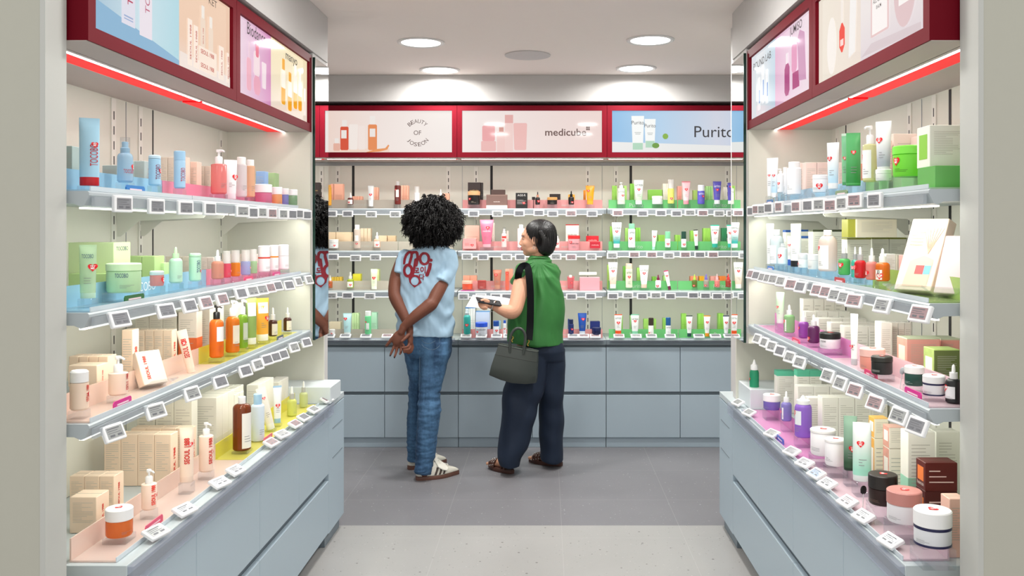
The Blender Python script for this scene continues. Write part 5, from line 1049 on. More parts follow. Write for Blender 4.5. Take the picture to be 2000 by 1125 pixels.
backset(2,2,B4,[('tube',190,165,425,92,'#EDEDE6','#F0EEE6','tall frosted white tube',dict(ht=.022,hy=.68,b=.68,c=.16,grad='#F0D0BC',**pu)),('bottle',350,178,420,68,'#DDE3C8','#F3C4A6','frosted bottle with peach cap',dict(ht=.022,hy=.6,c=.22,rc=.9,**pu)),('tube',500,195,420,92,'#F0F0EC','#F0CDB8','white tube with peach cap',dict(ht=.022,hy=.65,b=.62,c=.16,**pu)),('drop',642,288,420,58,'#EDE8EA','#7A1E44','white bottle with maroon dropper',dict(ht=.02,hu=-.2,hy=.3,c=.42)),('tube',757,245,440,44,'#F0EDF0','#6A1A44','slim tilted white tube with magenta end',dict(ht=.018,hy=.75,c=.2,crimp='#D8246A',tilt=-.2,b=.7)),
('drop',1005,285,415,54,'#5C6E2A','#B9DC5A','olive dropper bottle',dict(ht=.018,hu=-.2,hy=.3)),('drop',1121,283,415,54,'#9A9488','#7A6AC8','grey bottle with purple dropper',dict(ht=.018,hu=-.2,hy=.3)),('drop',1230,283,413,54,'#D8807A','#F4C0C4','pink dropper bottle',dict(ht=.018,hu=-.2,hy=.3)),('drop',1342,281,413,56,'#9C3A2E','#E83A3A','red dropper bottle',dict(ht=.016,hu=.3,hy=.8))])
backbox(2,2,B4,[(134,152,188,1,'#B4DC6A','slim green carton at left'),(292,318,205,2,'#7CC04A','dark green carton'),(430,462,220,2,'#B0DF70','light green carton'),(582,626,310,2,'#8FD052','small green carton'),(692,740,300,1,'#B4E48A','pale green carton'),(962,1036,305,2,'#F49070','coral carton'),(1052,1102,305,2,'#F2B428','amber carton'),(1165,1240,305,2,'#F2A8A0','pink carton'),(1252,1322,305,2,'#F58A3C','orange carton')])
backset(2,3,B4,[('tube',243,685,888,76,'#EEF0EE','#EE5A22','white tube with orange ends',dict(crimp='#EE5A22',c=.21,b=.8,**{**pu,'ty':.9})),('tube',410,685,885,82,'#EEF3F0','#8FD8B4','white tube with mint ends',dict(ht=.02,hy=.68,crimp='#7CD0AC',c=.17,b=.75,**pu)),('bottle',570,720,885,54,'#F0F0EE','#3A2E28','short bottle with dark brown cap',dict(ht=.014,hu=-.4,hy=.2,c=.45,rc=.92)),('bottle',742,717,882,54,'#EEF1F3','#1F5A94','short bottle with blue cap',dict(c=.47,rc=.92,**{**pu,'th':.012})),
('tube',952,697,905,64,'#F0F2F0','#1E4A48','white tube with dark green ends',dict(ht=.02,hy=.7,crimp='#27403C',c=.16,b=.62)),('tube',1130,697,905,66,'#F0F2F0','#F09A1E','white tube with yellow ends',dict(ht=.02,hy=.7,crimp='#F0A428',c=.16,b=.62)),('tube',1320,697,900,62,'#F0F2F4','#1F3E66','white tube with navy ends',dict(ht=.02,hy=.68,crimp='#1F3458',c=.13,b=.62))])
backbox(2,3,B4,[(276,288,700,1,'#8FD052','slim green carton'),(362,372,700,1,'#A4DA8A','slim pale green carton'),(497,545,733,1,'#A9DC6A','green carton, left of dark cap'),(600,622,733,1,'#A9DC6A','green carton, right of dark cap'),(690,722,725,2,'#A0D868','green carton by the blue cap'),(876,925,680,2,'#9AD85C','tall green carton, left'),(1040,1098,680,2,'#9AD85C','tall green carton, centre'),(1242,1296,678,2,'#9AD85C','tall green carton, right')])
for b,lv,T,xs,y in ((0,0,T3,(168,278,440,604),132),(0,1,T3,(178,332,468),432),(0,2,T3,(168,277,430),698),(1,0,B1,(230,468,686,882,1020,1204,1414),597),(1,1,B1,(165,325,560,697,1052,1205,1404),1030),(1,2,B2,(130,303,452,560,1208,1398),508),
    (2,0,B3,(238,487,670,825,960,1088,1250,1375),595),(2,1,B3,(182,403,577,748,912,1058,1190),1015),(2,2,B4,(190,338,483,618,763,992,1113,1232,1350),500)): backtags(b,lv,T,xs,y)
for b,T,xs,y in ((0,T3,(152,262,403,550),992),(1,B2,(155,308,460,580,1225,1330,1445),930),(2,B4,(250,422,574,762,1048,1214,1350),928)): backtags(b,3,T,xs,y,True)
for o in PROT: bpy.data.objects.remove(o)
# ---------- people ----------
from mathutils.bvhtree import BVHTree
def PX(px,py,d): return Vector(((px-VX)*d/F,d,H-(py-VY)*d/F))
def noisev(p,s,seed=0): return noise.noise(Vector(p)*s+Vector((seed,seed*1.7,0)))
def remesh(mb,name,m,parent,voxel=.004,smooth=4,fn=None,origin=(0,0,0)):
    me=bpy.data.meshes.new(name); me.from_pydata(mb.v,[],mb.f)
    bm=bmesh.new(); bm.from_mesh(me); bmesh.ops.recalc_face_normals(bm,faces=bm.faces); bm.to_mesh(me); bm.free()
    o=bpy.data.objects.new(name,me); C.objects.link(o)
    r=o.modifiers.new('r','REMESH'); r.mode='VOXEL'; r.voxel_size=voxel; r.adaptivity=0
    s=o.modifiers.new('s','SMOOTH'); s.factor=.6; s.iterations=smooth
    bpy.context.view_layer.update()
    nm=bpy.data.meshes.new_from_object(o.evaluated_get(bpy.context.evaluated_depsgraph_get()))
    bpy.data.objects.remove(o); bpy.data.meshes.remove(me)
    if fn:
        nr=[v.normal.copy() for v in nm.vertices]
        for v,n in zip(nm.vertices,nr):
            dlt=fn(v.co,n)
            if dlt: v.co=v.co+n*dlt
    bvh=BVHTree.FromPolygons([v.co.copy() for v in nm.vertices],[tuple(p.vertices) for p in nm.polygons])
    org=Vector(origin)
    for v in nm.vertices: v.co-=org
    for p in nm.polygons: p.use_smooth=True
    for x in (m if isinstance(m,(list,tuple)) else [m]): nm.materials.append(x)
    nm.name=name; ob=link(name,nm,parent); return ob,bvh
def ell(mb,c,r,seg=20,rows=12,rot=None):
    c=Vector(c); R=[]
    for i in range(1,rows):
        a=PI*i/rows; R.append([ (lambda q:tuple(c+(rot@q if rot else q)))(Vector((r[0]*math.sin(a)*math.cos(2*PI*j/seg),r[1]*math.sin(a)*math.sin(2*PI*j/seg),-r[2]*math.cos(a)))) for j in range(seg)])
    mb.rings(R)
def limb(mb,pts,seg=16,ends=3):
    """pts: (Vector, radius)"""
    P=[]; Rr=[]
    n=len(pts)
    for i in range(n-1):
        for k_ in range(5):
            t=k_/5; p0=pts[max(i-1,0)][0]; p1=pts[i][0]; p2=pts[i+1][0]; p3=pts[min(i+2,n-1)][0]
            q=.5*((2*p1)+(p2-p0)*t+(2*p0-5*p1+4*p2-p3)*t*t+(3*p1-p0-3*p2+p3)*t**3); P.append(q); Rr.append(pts[i][1]*(1-t)+pts[i+1][1]*t)
    P.append(pts[-1][0]); Rr.append(pts[-1][1])
    mb.tube(P,Rr,seg); 
    if ends&1: ell(mb,P[0],(Rr[0],)*3,12,8)
    if ends&2: ell(mb,P[-1],(Rr[-1],)*3,12,8)
def ringloft(mb,specs,seg=36,yaw=0,pw=2.3):
    """(pxl,pxr,py,d,half-depth)"""
    R=[]
    for s in specs:
        pl,pr,py,d,dep=s[:5]; a=PX(pl,py,d); b=PX(pr,py,d); c=(a+b)/2; hw=(b-a).length/2; tilt=s[5] if len(s)>5 else 0
        ring=[]
        for j in range(seg):
            th=2*PI*j/seg; cc,ss=math.cos(th),math.sin(th)
            x=hw*math.copysign(abs(cc)**(2/pw),cc); y=dep*math.copysign(abs(ss)**(2/pw),ss)
            ring.append((c.x+x+y*math.sin(yaw)*.35,c.y+y,c.z+tilt*x))
        R.append(ring)
    mb.rings(R)
def finger(mb,pts,r0,r1):
    limb(mb,[(p,r0+(r1-r0)*i/(len(pts)-1)) for i,p in enumerate(pts)],10)
def skinmat(col,name):
    m=mat(col,.52,grain=.05,name=name); b=m.node_tree.nodes['Principled BSDF']; b.inputs['Specular IOR Level'].default_value=.3; b.inputs['Subsurface Weight'].default_value=.08; b.inputs['Subsurface Radius'].default_value=(.01,.004,.002); b.inputs['Subsurface Scale'].default_value=.5; return m
def headshape(mb,c,f,u,s=1.0):
    """c head centre, f facing unit vector, u up"""
    f=f.normalized(); r=f.cross(u).normalized(); M_=Matrix((r,f,u)).transposed()
    def at(x,y,z): return c+(r*x+f*y+u*z)*s
    ell(mb,at(0,-.012,.022),(.074*s,.092*s,.088*s),24,16,M_)          # cranium
    ell(mb,at(0,.028,-.026),(.061*s,.062*s,.080*s),20,14,M_)          # face mass
    ell(mb,at(0,.052,-.082),(.028*s,.029*s,.024*s),14,10,M_)          # chin
    for x in (-1,1): ell(mb,at(x*.034,.046,-.026),(.026*s,.032*s,.030*s),14,10,M_); ell(mb,at(x*.042,.010,-.065),(.020*s,.040*s,.024*s),14,10,M_)
    ell(mb,at(0,.066,.028),(.045*s,.022*s,.020*s),14,10,M_)           # brow
    limb(mb,[(at(0,.082,.012),.007*s),(at(0,.091,-.010),.0080*s),(at(0,.098,-.026),.0095*s)],10)   # nose
    for x in (-1,1): ell(mb,at(x*.012,.090,-.032),(.009*s,.011*s,.008*s),10,8,M_)
    ell(mb,at(0,.082,-.052),(.022*s,.012*s,.007*s),12,8,M_); ell(mb,at(0,.080,-.063),(.019*s,.012*s,.008*s),12,8,M_)   # lips
    for x in (-1,1):                                                   # ears
        ell(mb,at(x*.079,-.008,-.010),(.009*s,.018*s,.031*s),12,8,M_)
    return at
def hand(mb,wr,pc,roots,tips,thumb,nrm,pw=.038,th=.013,fr=.0085):
    """palm from wrist wr to centre pc; roots/tips of four fingers; thumb pts"""
    ax=(pc-wr).normalized(); side=ax.cross(nrm).normalized(); n2=side.cross(ax)
    M_=Matrix((side,n2,ax)).transposed()
    ell(mb,pc,(pw,th,.048),16,12,M_); limb(mb,[(wr,.022),(wr+(pc-wr)*.5,.021)],12)
    for i,(r,t) in enumerate(zip(roots,tips)):
        limb(mb,[(pc*.6+r*.4,fr*1.15),(r,fr*1.1)],8)
        if len(t)==2: finger(mb,[r,t[0],t[1]],fr*1.08,fr*.8)
        else: finger(mb,[r]+list(t),fr*1.08,fr*.78)
    finger(mb,thumb,fr*1.5,fr*1.0)
# ================= woman in the light blue T-shirt =================
dA=5.38; OA=PX(835,447,5.38); OA=Vector((OA.x,5.38,0))
A=thing('person','person in light blue T-shirt, jeans and white sneakers, back turned, dark curly hair','person',tuple(OA))
skA=skinmat('#6E4232','deep_brown_skin')
mb=MB(); v=lambda x,y,d:PX(x,y,d)
f=Vector((.42,.9,.04)); hc=v(845,436,5.37); atA=headshape(mb,hc,f,Vector((0,0,1)),1.0)
limb(mb,[(v(845,455,5.37),.05),(v(843,486,5.37),.056)])
ringloft(mb,[(815,868,484,5.38,.07),(792,884,505,5.38,.09),(800,876,560,5.38,.09),(800,872,620,5.39,.09),(798,874,665,5.39,.10),(806,866,690,5.39,.08)],yaw=.4)
RA=[(v(878,505,5.38),.050),(v(866,545,5.33),.043),(v(846,588,5.25),.037),(v(838,597,5.23),.040),(v(812,617,5.20),.034),(v(788,639,5.19),.024)]
LA=[(v(790,505,5.38),.048),(v(775,540,5.36),.041),(v(770,572,5.31),.036),(v(775,588,5.29),.037),(v(787,612,5.26),.031),(v(800,640,5.235),.023)]
limb(mb,RA); limb(mb,LA)
# legs inside the jeans
limb(mb,[(v(850,685,5.36),.07),(v(843,730,5.34),.058),(v(838,780,5.31),.042),(v(837,815,5.30),.042),(v(831,880,5.29),.034),(v(829,922,5.28),.034)])
limb(mb,[(v(818,685,5.42),.06),(v(817,730,5.45),.045),(v(813,780,5.48),.036),(v(811,815,5.50),.034),(v(808,870,5.52),.028),(v(806,908,5.53),.03)])
dh=5.175
# right hand: palm open to the camera
pc=v(778,660,dh); n_=Vector((0,-1,0))
hand(mb,v(788,640,5.185),pc,[v(770,674,dh),v(776,677,dh),v(783,679,dh),v(789,677,dh)],
     [(v(767,683,dh-.012),v(762.5,693,dh-.025)),(v(774,687,dh-.012),v(770.5,697,dh-.028)),(v(783,687,dh-.014),v(781,691.5,dh-.034)),(v(790,683,dh-.016),v(789,688,dh-.034))],
     [v(772,655,dh),v(763,665,dh-.004),v(754.5,676,dh-.008)],n_,.036,.014)
# left hand holding it: back of the hand at the right, fingers wrap over the palm
pc=v(801,659,5.205)
hand(mb,v(800,641,5.23),pc,[v(799,668,5.195),v(802,672,5.2),v(804,675,5.205),v(806,678,5.21)],
     [(v(796,677,5.16),v(785,679,5.135)),(v(799,682,5.165),v(788,684,5.14)),(v(801,685,5.175),v(793,688,5.15)),(v(803,687,5.185),v(797,690,5.165))],
     [v(798,654,5.18),v(791,661,5.15),v(784.5,667,5.135)],Vector((1,-.4,0)),.028,.015,.0082)
remesh(mb,'body',skA,A,.0038,3,origin=OA)
nail=mat('#2A1B1E',.2,name='dark_nail_varnish')
for p in (v(754,677,dh-.02),v(762,694.5,dh-.035),v(770.3,698,dh-.038)):
    m_=MB(); ell(m_,p-OA,(.0045,.003,.006),10,8); m_.build('fingernail',nail,A,True)
# T-shirt
teem=mat('#A3C2D8',.8,grain=.02,name='light_blue_cotton')
def foldA(p,n):
    z=p.z; a=0
    # diagonal creases from the waist, gentle drapes
    a+=.008*math.sin(42*(p.z+.4*p.x)+6*noisev(p,5))*max(0,1-abs(z-.96)/.16)
    a+=.0045*noisev((p.x+.4*p.z,p.y,p.z*1.8-.5*p.x),9,3)+.0035*noisev((p.x*2,p.y,p.z+p.x),20,6)+.004*math.sin(60*(p.x*.8-p.z)+2)*max(0,1-abs(p.x+.62)/.08)*max(0,1-abs(z-1.25)/.15)
    a+=.005*math.sin(45*(p.x+.5*p.z))*max(0,1-abs(z-.90)/.07)
    return a
mb=MB()
ringloft(mb,[(822,872,479,5.37,.062),(812,878,484,5.37,.075),(793,886,490,5.37,.092),(784,890,499,5.38,.104),(782,889,530,5.38,.112),(780,887,565,5.38,.116),(777,885,600,5.38,.120),(775,884,630,5.38,.128),(775,884,648,5.38,.132),(776,884,652,5.38,.133,-.10)],yaw=.4,pw=2.2)
limb(mb,[(v(877,501,5.38),.050),(v(876,522,5.355),.055),(v(862,551,5.31),.051)],20,1)
limb(mb,[(v(792,501,5.38),.048),(v(786,516,5.37),.047),(v(782,535,5.355),.046)],20,1)
mb2=MB(); shirt,bvA=remesh(mb,'t_shirt',teem,A,.0045,5,foldA,OA)
# collar and hems as fine seams
def seam(pts,r,name,m,par,org,seg=6): 
    mb=MB(); mb.tube([Vector(p)-org for p in pts],r,seg); return mb.build(name,m,par,True)
# printed logo
lg=mat('#860F24',.6,name='crimson_screen_print')
def logo():
    sc=.28436; cell=.0016; d=5.26
    caps=[]
    def poly(pts,w):
        for a,b in zip(pts[:-1],pts[1:]): caps.append((a,b,w))
    poly([(658,472),(662,445),(672,418),(688,398),(702,394),(712,402),(712,425),(704,455),(697,480)],10)
    poly([(712,410),(722,397),(740,393),(752,403),(757,428),(752,455),(747,485)],10)
    poly([(757,425),(772,440),(778,465)],5)
    poly([(741,448),(733,500),(722,556)],9); poly([(843,480),(838,510),(822,552)],12)
    rings_=[((803,441),(40,46),(21,29)),((688,523),(38,48),(18,28))]
    discs=[((848,452),11)]
    pg=[(692,566),(700,605),(735,640),(786,605),(762,556),(730,550)]; hole=((738,594),(27,29))
    pg2=[(655,500),(658,550),(690,585),(722,570),(726,540)]
    tris=[]
    for ch,cx,cy,w_ in (('\ubaa8',749,520,40),('\uc774',794,517,38),('\ub2e4',786,566,38)):
        tv,tf,asp=text_geo(ch,.035)
        for f_ in tf:
            P=[(cx+tv[i][0]*w_,cy-tv[i][1]*w_) for i in f_]
            for i in range(1,len(P)-1): tris.append((P[0],P[i],P[i+1]))
    def inpoly(x,y,P):
        r=False; j=len(P)-1
        for i in range(len(P)):
            if (P[i][1]>y)!=(P[j][1]>y) and x<(P[j][0]-P[i][0])*(y-P[i][1])/(P[j][1]-P[i][1])+P[i][0]: r=not r
            j=i
        return r
    def ins(x,y):
        for (a,b,w_) in caps:
            dx,dy=b[0]-a[0],b[1]-a[1]; t=max(0,min(1,((x-a[0])*dx+(y-a[1])*dy)/(dx*dx+dy*dy)))
            if (x-a[0]-t*dx)**2+(y-a[1]-t*dy)**2<w_*w_: return True
        for c,ro,ri in rings_:
            if ((x-c[0])/ro[0])**2+((y-c[1])/ro[1])**2<1 and ((x-c[0])/ri[0])**2+((y-c[1])/ri[1])**2>1: return True
        for c,r in discs:
            if (x-c[0])**2+(y-c[1])**2<r*r: return True
        if inpoly(x,y,pg) and ((x-hole[0][0])/hole[1][0])**2+((y-hole[0][1])/hole[1][1])**2>1: return True
        for T in tris:
            if not(min(T[0][0],T[1][0],T[2][0])<=x<=max(T[0][0],T[1][0],T[2][0])): continue
            s1=[(T[(i+1)%3][0]-T[i][0])*(y-T[i][1])-(T[(i+1)%3][1]-T[i][1])*(x-T[i][0]) for i in range(3)]
            if all(q_>=0 for q_ in s1) or all(q_<=0 for q_ in s1): return True
        return False
    mb=MB(); V={}; st=1.55
    def vert(i,j):
        if (i,j) not in V:
            p=PX(600+sc*(650+i*st),380+sc*(388+j*st),d); h,nn,_,_=bvA.ray_cast(Vector((p.x,4.6,p.z)),Vector((0,1,0)))
            V[i,j]=len(mb.v); mb.v.append(tuple((h if h else p)+Vector((0,-.0016,0))-OA))
        return V[i,j]
    for i in range(int(215/st)):
        for j in range(int(258/st)):
            if ins(650+(i+.5)*st,388+(j+.5)*st): mb.f.append((vert(i,j),vert(i+1,j),vert(i+1,j+1),vert(i,j+1))); mb.mi.append(0)
    mb.build('printed_emblem',lg,shirt,True)
logo()
# jeans
jm=bpy.data.materials.new('blue_denim'); jm.use_nodes=True
def denim(m,base,fade):
    N=m.node_tree.nodes; L=m.node_tree.links; b=N['Principled BSDF']; b.inputs['Roughness'].default_value=.85
    tc=N.new('ShaderNodeTexCoord'); n1=N.new('ShaderNodeTexNoise'); n1.inputs['Scale'].default_value=5; n1.inputs['Detail'].default_value=5; n2=N.new('ShaderNodeTexNoise'); n2.inputs['Scale'].default_value=90
    mp=N.new('ShaderNodeMapping'); mp.inputs[3].default_value=(3,3,.4); L.new(tc.outputs['Object'],mp.inputs[0]); L.new(mp.outputs[0],n1.inputs['Vector']); L.new(tc.outputs['Object'],n2.inputs['Vector'])
    ad=N.new('ShaderNodeMath'); ad.operation='MULTIPLY_ADD'; ad.inputs[1].default_value=.3; L.new(n2.outputs[0],ad.inputs[0]); L.new(n1.outputs[0],ad.inputs[2])
    r=N.new('ShaderNodeValToRGB'); r.color_ramp.elements[0].position=.45; r.color_ramp.elements[0].color=lin(base); r.color_ramp.elements[1].position=.85; r.color_ramp.elements[1].color=lin(fade); L.new(ad.outputs[0],r.inputs[0]); L.new(r.outputs[0],b.inputs['Base Color'])
denim(jm,'#1D3B5C','#4C7499')
mb=MB()
ringloft(mb,[(786,881,650,5.39,.125),(785,882,670,5.39,.128),(790,881,686,5.39,.118),(800,878,696,5.39,.09)],yaw=.3)
ringloft(mb,[(826,880,666,5.37,.10),(822,881.5,688,5.36,.105),(821,873,710,5.355,.092),(819,866,738,5.335,.085),(818,858,768,5.315,.072),(817,860,800,5.30,.075),(815,858,832,5.295,.075),(813,853,862,5.29,.072),(812,849,892,5.285,.068),(810,844,915,5.28,.066),(809,843,923,5.28,.066,-.10)],yaw=.2)
ringloft(mb,[(788,840,685,5.43,.10),(795,838,712,5.45,.09),(801,834,742,5.47,.082),(799,830,770,5.49,.078),(797,829,800,5.50,.078),(796,828,830,5.51,.075),(796,826,860,5.52,.07),(797,824,885,5.53,.068),(797,823,899,5.53,.068)],yaw=.2)
def foldJ(p,n):
    z=p.z; return .006*noisev((p.x*.8+.4*z,p.y*.8,z*2.6),16,5)*(.5+max(0,1-abs(z-.46)/.2)+max(0,1-z/.3)*.8)+.003*noisev((p.x,p.y,z*3),30,8)*(.3+max(0,1-z/.5))+.004*noisev(p,7,2)+.003*math.sin(60*(z-p.x*.6))*max(0,1-abs(z-.72)/.07)
jeans,bvJ=remesh(mb,'jeans',jm,A,.0045,3,foldJ,OA)
def project(pts,bv,org,y0=4.6,off=.0015):
    out=[]
    for px,py,d in pts:
        p=PX(px,py,d); h,_,_,_=bv.ray_cast(Vector((p.x,y0,p.z)),Vector((0,1,0)))
        if h: out.append(h+Vector((0,-off,0))-org)
    return out
stm=mat('#71889A',.8,name='pale_stitching')
for line in ([(858,660),(858,668),(858,676),(853,680),(846,683),(838,682),(828,677),(824,672)],[(824,664),(828,668),(835,671),(842,670),(850,666)],[(820,684),(819,700),(818.5,730),(818,760)]):
    pp=project([(x,y,5.27) for x,y in line],bvJ,OA)
    if len(pp)>2: q_=MB(); q_.tube(pp,.0011,5); q_.build('stitching',stm,jeans)
q_=MB(); pr=project([(813,651,5.27),(815,654,5.27)],bvJ,OA); 
if len(pr)==2: q_.tube(pr,.004,6); q_.build('red_tab',mat('#C23A48',.6),jeans)
# hem stitch rings
for px0,px1,py,d,dep in ((809.5,843.5,919,5.28,.067),(796.5,815.5,896,5.53,.059)):
    q_=MB(); a=PX(px0,py,d);b=PX(px1,py,d);c=(a+b)/2;hw=(b-a).length/2+.001; q_.tube([(c.x+hw*math.cos(t*PI/16)-OA.x,c.y+(dep+.001)*math.sin(t*PI/16)-OA.y,c.z) for t in range(33)],.002,5); q_.build('hem_stitch',mat('#40607F',.8),jeans)
# shoes
def shoe(heel,toe,w,par,org,near=True):
    h=Vector(heel); t=Vector(toe); ax=(t-h).normalized(); sd=Vector((ax.y,-ax.x,0)); Ln=(t-h).length
    def q(u,s_,z): p=h+ax*u*Ln+sd*s_+Vector((0,0,z)); return tuple(p-org)
    def outl(k):  # sole outline, k scale
        P=[]
        for i in range(28):
            a=2*PI*i/28; u=.5-.5*math.cos(a); hw=w*(.36+.16*math.sin(PI*min(1,u*1.15)**.9)+.05*math.sin(2*PI*u-1.9))*(math.sin(a) and (abs(math.sin(a))**.5)*math.copysign(1,math.sin(a))); P.append((u,hw*k))
        return P
    mb=MB(); mb.rings([[q(u,s_,z) for u,s_ in outl(k)] for z,k in ((0,.96),(.003,1.0),(.019,1.01),(.022,.98))]); so=mb.build('rubber_sole',mat('#6E4A3E',.5,name='gum_rubber'),par,True)
    mb=MB(); R=[]
    tops=[(.0,.085),(.25,.09),(.42,.105),(.5,.10),(.62,.075),(.78,.055),(.92,.045),(1,.03)]
    def top(u):
        for (a,za),(b,zb_) in zip(tops[:-1],tops[1:]):
            if u<=b: return za+(zb_-za)*(u-a)/(b-a)
        return .03
    for kz,kw in ((0,.98),(.35,.97),(.7,.80),(.93,.5),(1,.2)):
        R.append([q(.012+u*.975,s_*kw,.022+(top(u)-.022)*kz) for u,s_ in outl(1)])
    mb.rings(R); up=remesh(MB().add([tuple(Vector(p)+org) for p in mb.v],mb.f),'leather_upper',mat('#E4E0D2',.45,name='off_white_leather'),par,.0035,6,None,org)[0]
    bvS=BVHTree.FromPolygons([v_.co+org for v_ in up.data.vertices],[tuple(p_.vertices) for p_ in up.data.polygons])
    def on(u,s2,z):
        o_=Vector(q(u,s2*.13,z))+org; h_,_,_,_=bvS.ray_cast(o_,-sd*s2); return tuple((h_ if h_ else o_-sd*s2*.09)+sd*s2*.0016-org)
    mb=MB()
    for k_ in range(3):
        u=.34+.095*k_
        for s2 in (1,-1):
            P=[on(u+.06*t_/6,s2,.027+.044*t_/6) for t_ in range(7)]; P2=[on(u+.048+.06*t_/6,s2,.027+.042*t_/6) for t_ in range(7)]
            mb.add(P+P2,[(i_,i_+1,i_+8,i_+7) for i_ in range(6)])
    mb.build('side_stripes',mat('#4A3F38',.6),up)
    # laces and folded tongue
    mb=MB()
    for k_ in range(5): u=.50+.055*k_; mb.tube([q(u,-.018,top(u)+.002),q(u+.01,0,top(u)+.006),q(u,.018,top(u)+.002)],.0022,6)
    mb.build('laces',mat('#EDEAE0',.7),up)
    mb=MB(); FL=[(.38,.004,.118),(.52,.0,.102),(.62,.022,.078),(.66,.046,.056),(.61,.060,.046),(.52,.060,.052),(.42,.056,.072)]; mb.rings([[q(u_,s_,z_) for u_,s_,z_ in FL],[q(u_+.004,s_+.003,z_+.003) for u_,s_,z_ in FL]])
    mb.build('folded_tongue',mat('#E8E5D9',.5),up)
    return so
sg=PX(812,939,5.252); nh=Vector((sg.x,5.262,0)); nt=nh+Vector((.238,.148,0))
shoe(nh,nt,.098,A,OA); fh=Vector(((797-VX)*5.5/F,5.495,0)); ft=fh+Vector((.215,.178,0)); shoe(fh,ft,.096,A,OA)
# hair: dense black curls
hm=mat('#080606',.6,name='black_curly_hair')
mb=MB(); HC=v(845.5,428,5.37); er=Vector((.146,.138,.126))
ell(mb,HC,(.134,.128,.114),32,24)
mb.v=[tuple(HC+(Vector(p)-HC)*(1+.16*noise.noise((Vector(p)-HC)*17))-OA) for p in mb.v]
rr=random.Random(11); hm.node_tree.nodes['Principled BSDF'].inputs['Specular IOR Level'].default_value=.3
clumps=[]
for i in range(420):
    z=1-2*(i+.5)/420; th=i*2.39996+rr.uniform(-.1,.1); rxy=math.sqrt(max(0,1-z*z)); clumps.append((Vector((rxy*math.cos(th),rxy*math.sin(th),z)),rr.uniform(-.02,.024)))
for dirn,ex in clumps:
    if dirn.y>.55 and abs(dirn.z+.25)<.4: continue   # face opening
    top=max(0,dirn.z); low=max(0,-dirn.z)
    start=HC+Vector((dirn.x*er.x,dirn.y*er.y,dirn.z*er.z))*.86
    fall=(dirn*(.5+.5*top)+Vector((dirn.x*.3,dirn.y*.3,-.75))).normalized()
    Lh=rr.uniform(.030,.058)*(1-.3*top)
    for k_ in range(8):
        a0=start+Vector([rr.uniform(-.012,.012) for _ in range(3)]); o1=(fall+Vector([rr.uniform(-.33,.33) for _ in range(3)])).normalized()
        a1=o1.cross(Vector((.31,.22,1))).normalized(); a2=o1.cross(a1); ph=rr.uniform(0,6.28); cr_=rr.uniform(.003,.0062); tn=rr.uniform(2.0,3.6); P=[]
        lift=dirn*(.012+ex*.75+rr.uniform(0,.010))
        for t_ in range(14):
            u=t_/13; q_=a0+lift*min(1,u*2.4)+o1*Lh*u+Vector((0,0,-.02*u*u)); an=ph+tn*2*PI*u; P.append(q_+(a1*math.cos(an)+a2*math.sin(an))*cr_*(.5+.5*u)-OA)
        mb.tube(P,[.0030]*9+[.0026,.0022,.0018,.0012,.0007],4,False)
hairA=mb.build('hair',hm,A,True,angle=80)
# ================= woman in the green blouse =================
OB=PX(1035,447,5.48); OB=Vector((OB.x,5.48,0))
Bp=thing('person','person in sleeveless green blouse and dark wide trousers, short black bob, holding a phone','person',tuple(OB))
skB=skinmat('#D09C80','light_tan_skin')
mb=MB(); f=Vector((-1,.16,-.02)).normalized(); upv=Vector((0,0,1)); upv=(upv-f*upv.dot(f)).normalized(); hb_=v(1046,467,5.47)
atB=headshape(mb,hb_,f,upv,.98)
limb(mb,[(v(1050,482,5.47),.05),(v(1053,505,5.48),.052),(v(1055,520,5.49),.058)])
ringloft(mb,[(1030,1078,515,5.49,.07),(1016,1090,530,5.49,.09),(1020,1088,590,5.49,.10),(1020,1085,640,5.49,.10),(1016,1090,680,5.49,.11)])
LB=[(v(1022,538,5.43),.052),(v(1016,565,5.36),.051),(v(1010,590,5.31),.046),(v(1004,607,5.28),.044),(v(994,609,5.275),.042),(v(978,604,5.29),.032),(v(964,598,5.30),.023)]
limb(mb,LB)
RB=[(v(1076,545,5.56),.038),(v(1072,578,5.66),.040),(v(1060,604,5.68),.040),(v(1020,600,5.62),.032),(v(992,594,5.56),.023)]
limb(mb,RB)
limb(mb,[(v(1035,680,5.46),.085),(v(1020,740,5.44),.07),(v(1005,790,5.42),.05),(v(1003,830,5.41),.048),(v(996,885,5.40),.030),(v(991,903,5.405),.027)])
limb(mb,[(v(1075,680,5.51),.085),(v(1078,740,5.53),.07),(v(1079,790,5.55),.05),(v(1080,830,5.56),.048),(v(1083,875,5.57),.030),(v(1087,893,5.58),.027)])
# bare feet
def foot(heel,toe):
    h=Vector(heel); t=Vector(toe); ax=(t-h).normalized(); sd=Vector((ax.y,-ax.x,0)); Ln=(t-h).length
    q=lambda u,s_,z:h+ax*u*Ln+sd*s_+Vector((0,0,z))
    limb(mb,[(q(.08,0,.055),.027),(q(.2,0,.065),.030),(q(.45,0,.052),.030),(q(.7,0,.042),.026)]); 
    ell(mb,q(.74,0,.036),(.040,.045,.014),16,10)
    for k_,(s_,l_) in enumerate(((-.032,.93),(-.014,.95),(.002,.93),(.016,.90),(.029,.86))):
        limb(mb,[(q(.78,s_,.034),.010 if k_ else .013),(q(l_,s_,.031),.008 if k_ else .011)],8)
    return q
fl=(Vector(((1001-VX)*5.40/F,5.40,.0)),Vector(((957-VX)*5.55/F,5.555,.0))); fr_=(Vector(((1097-VX)*5.57/F,5.575,.0)),Vector(((1035-VX)*5.68/F,5.69,.0)))
qf=[foot(*fl),foot(*fr_)]
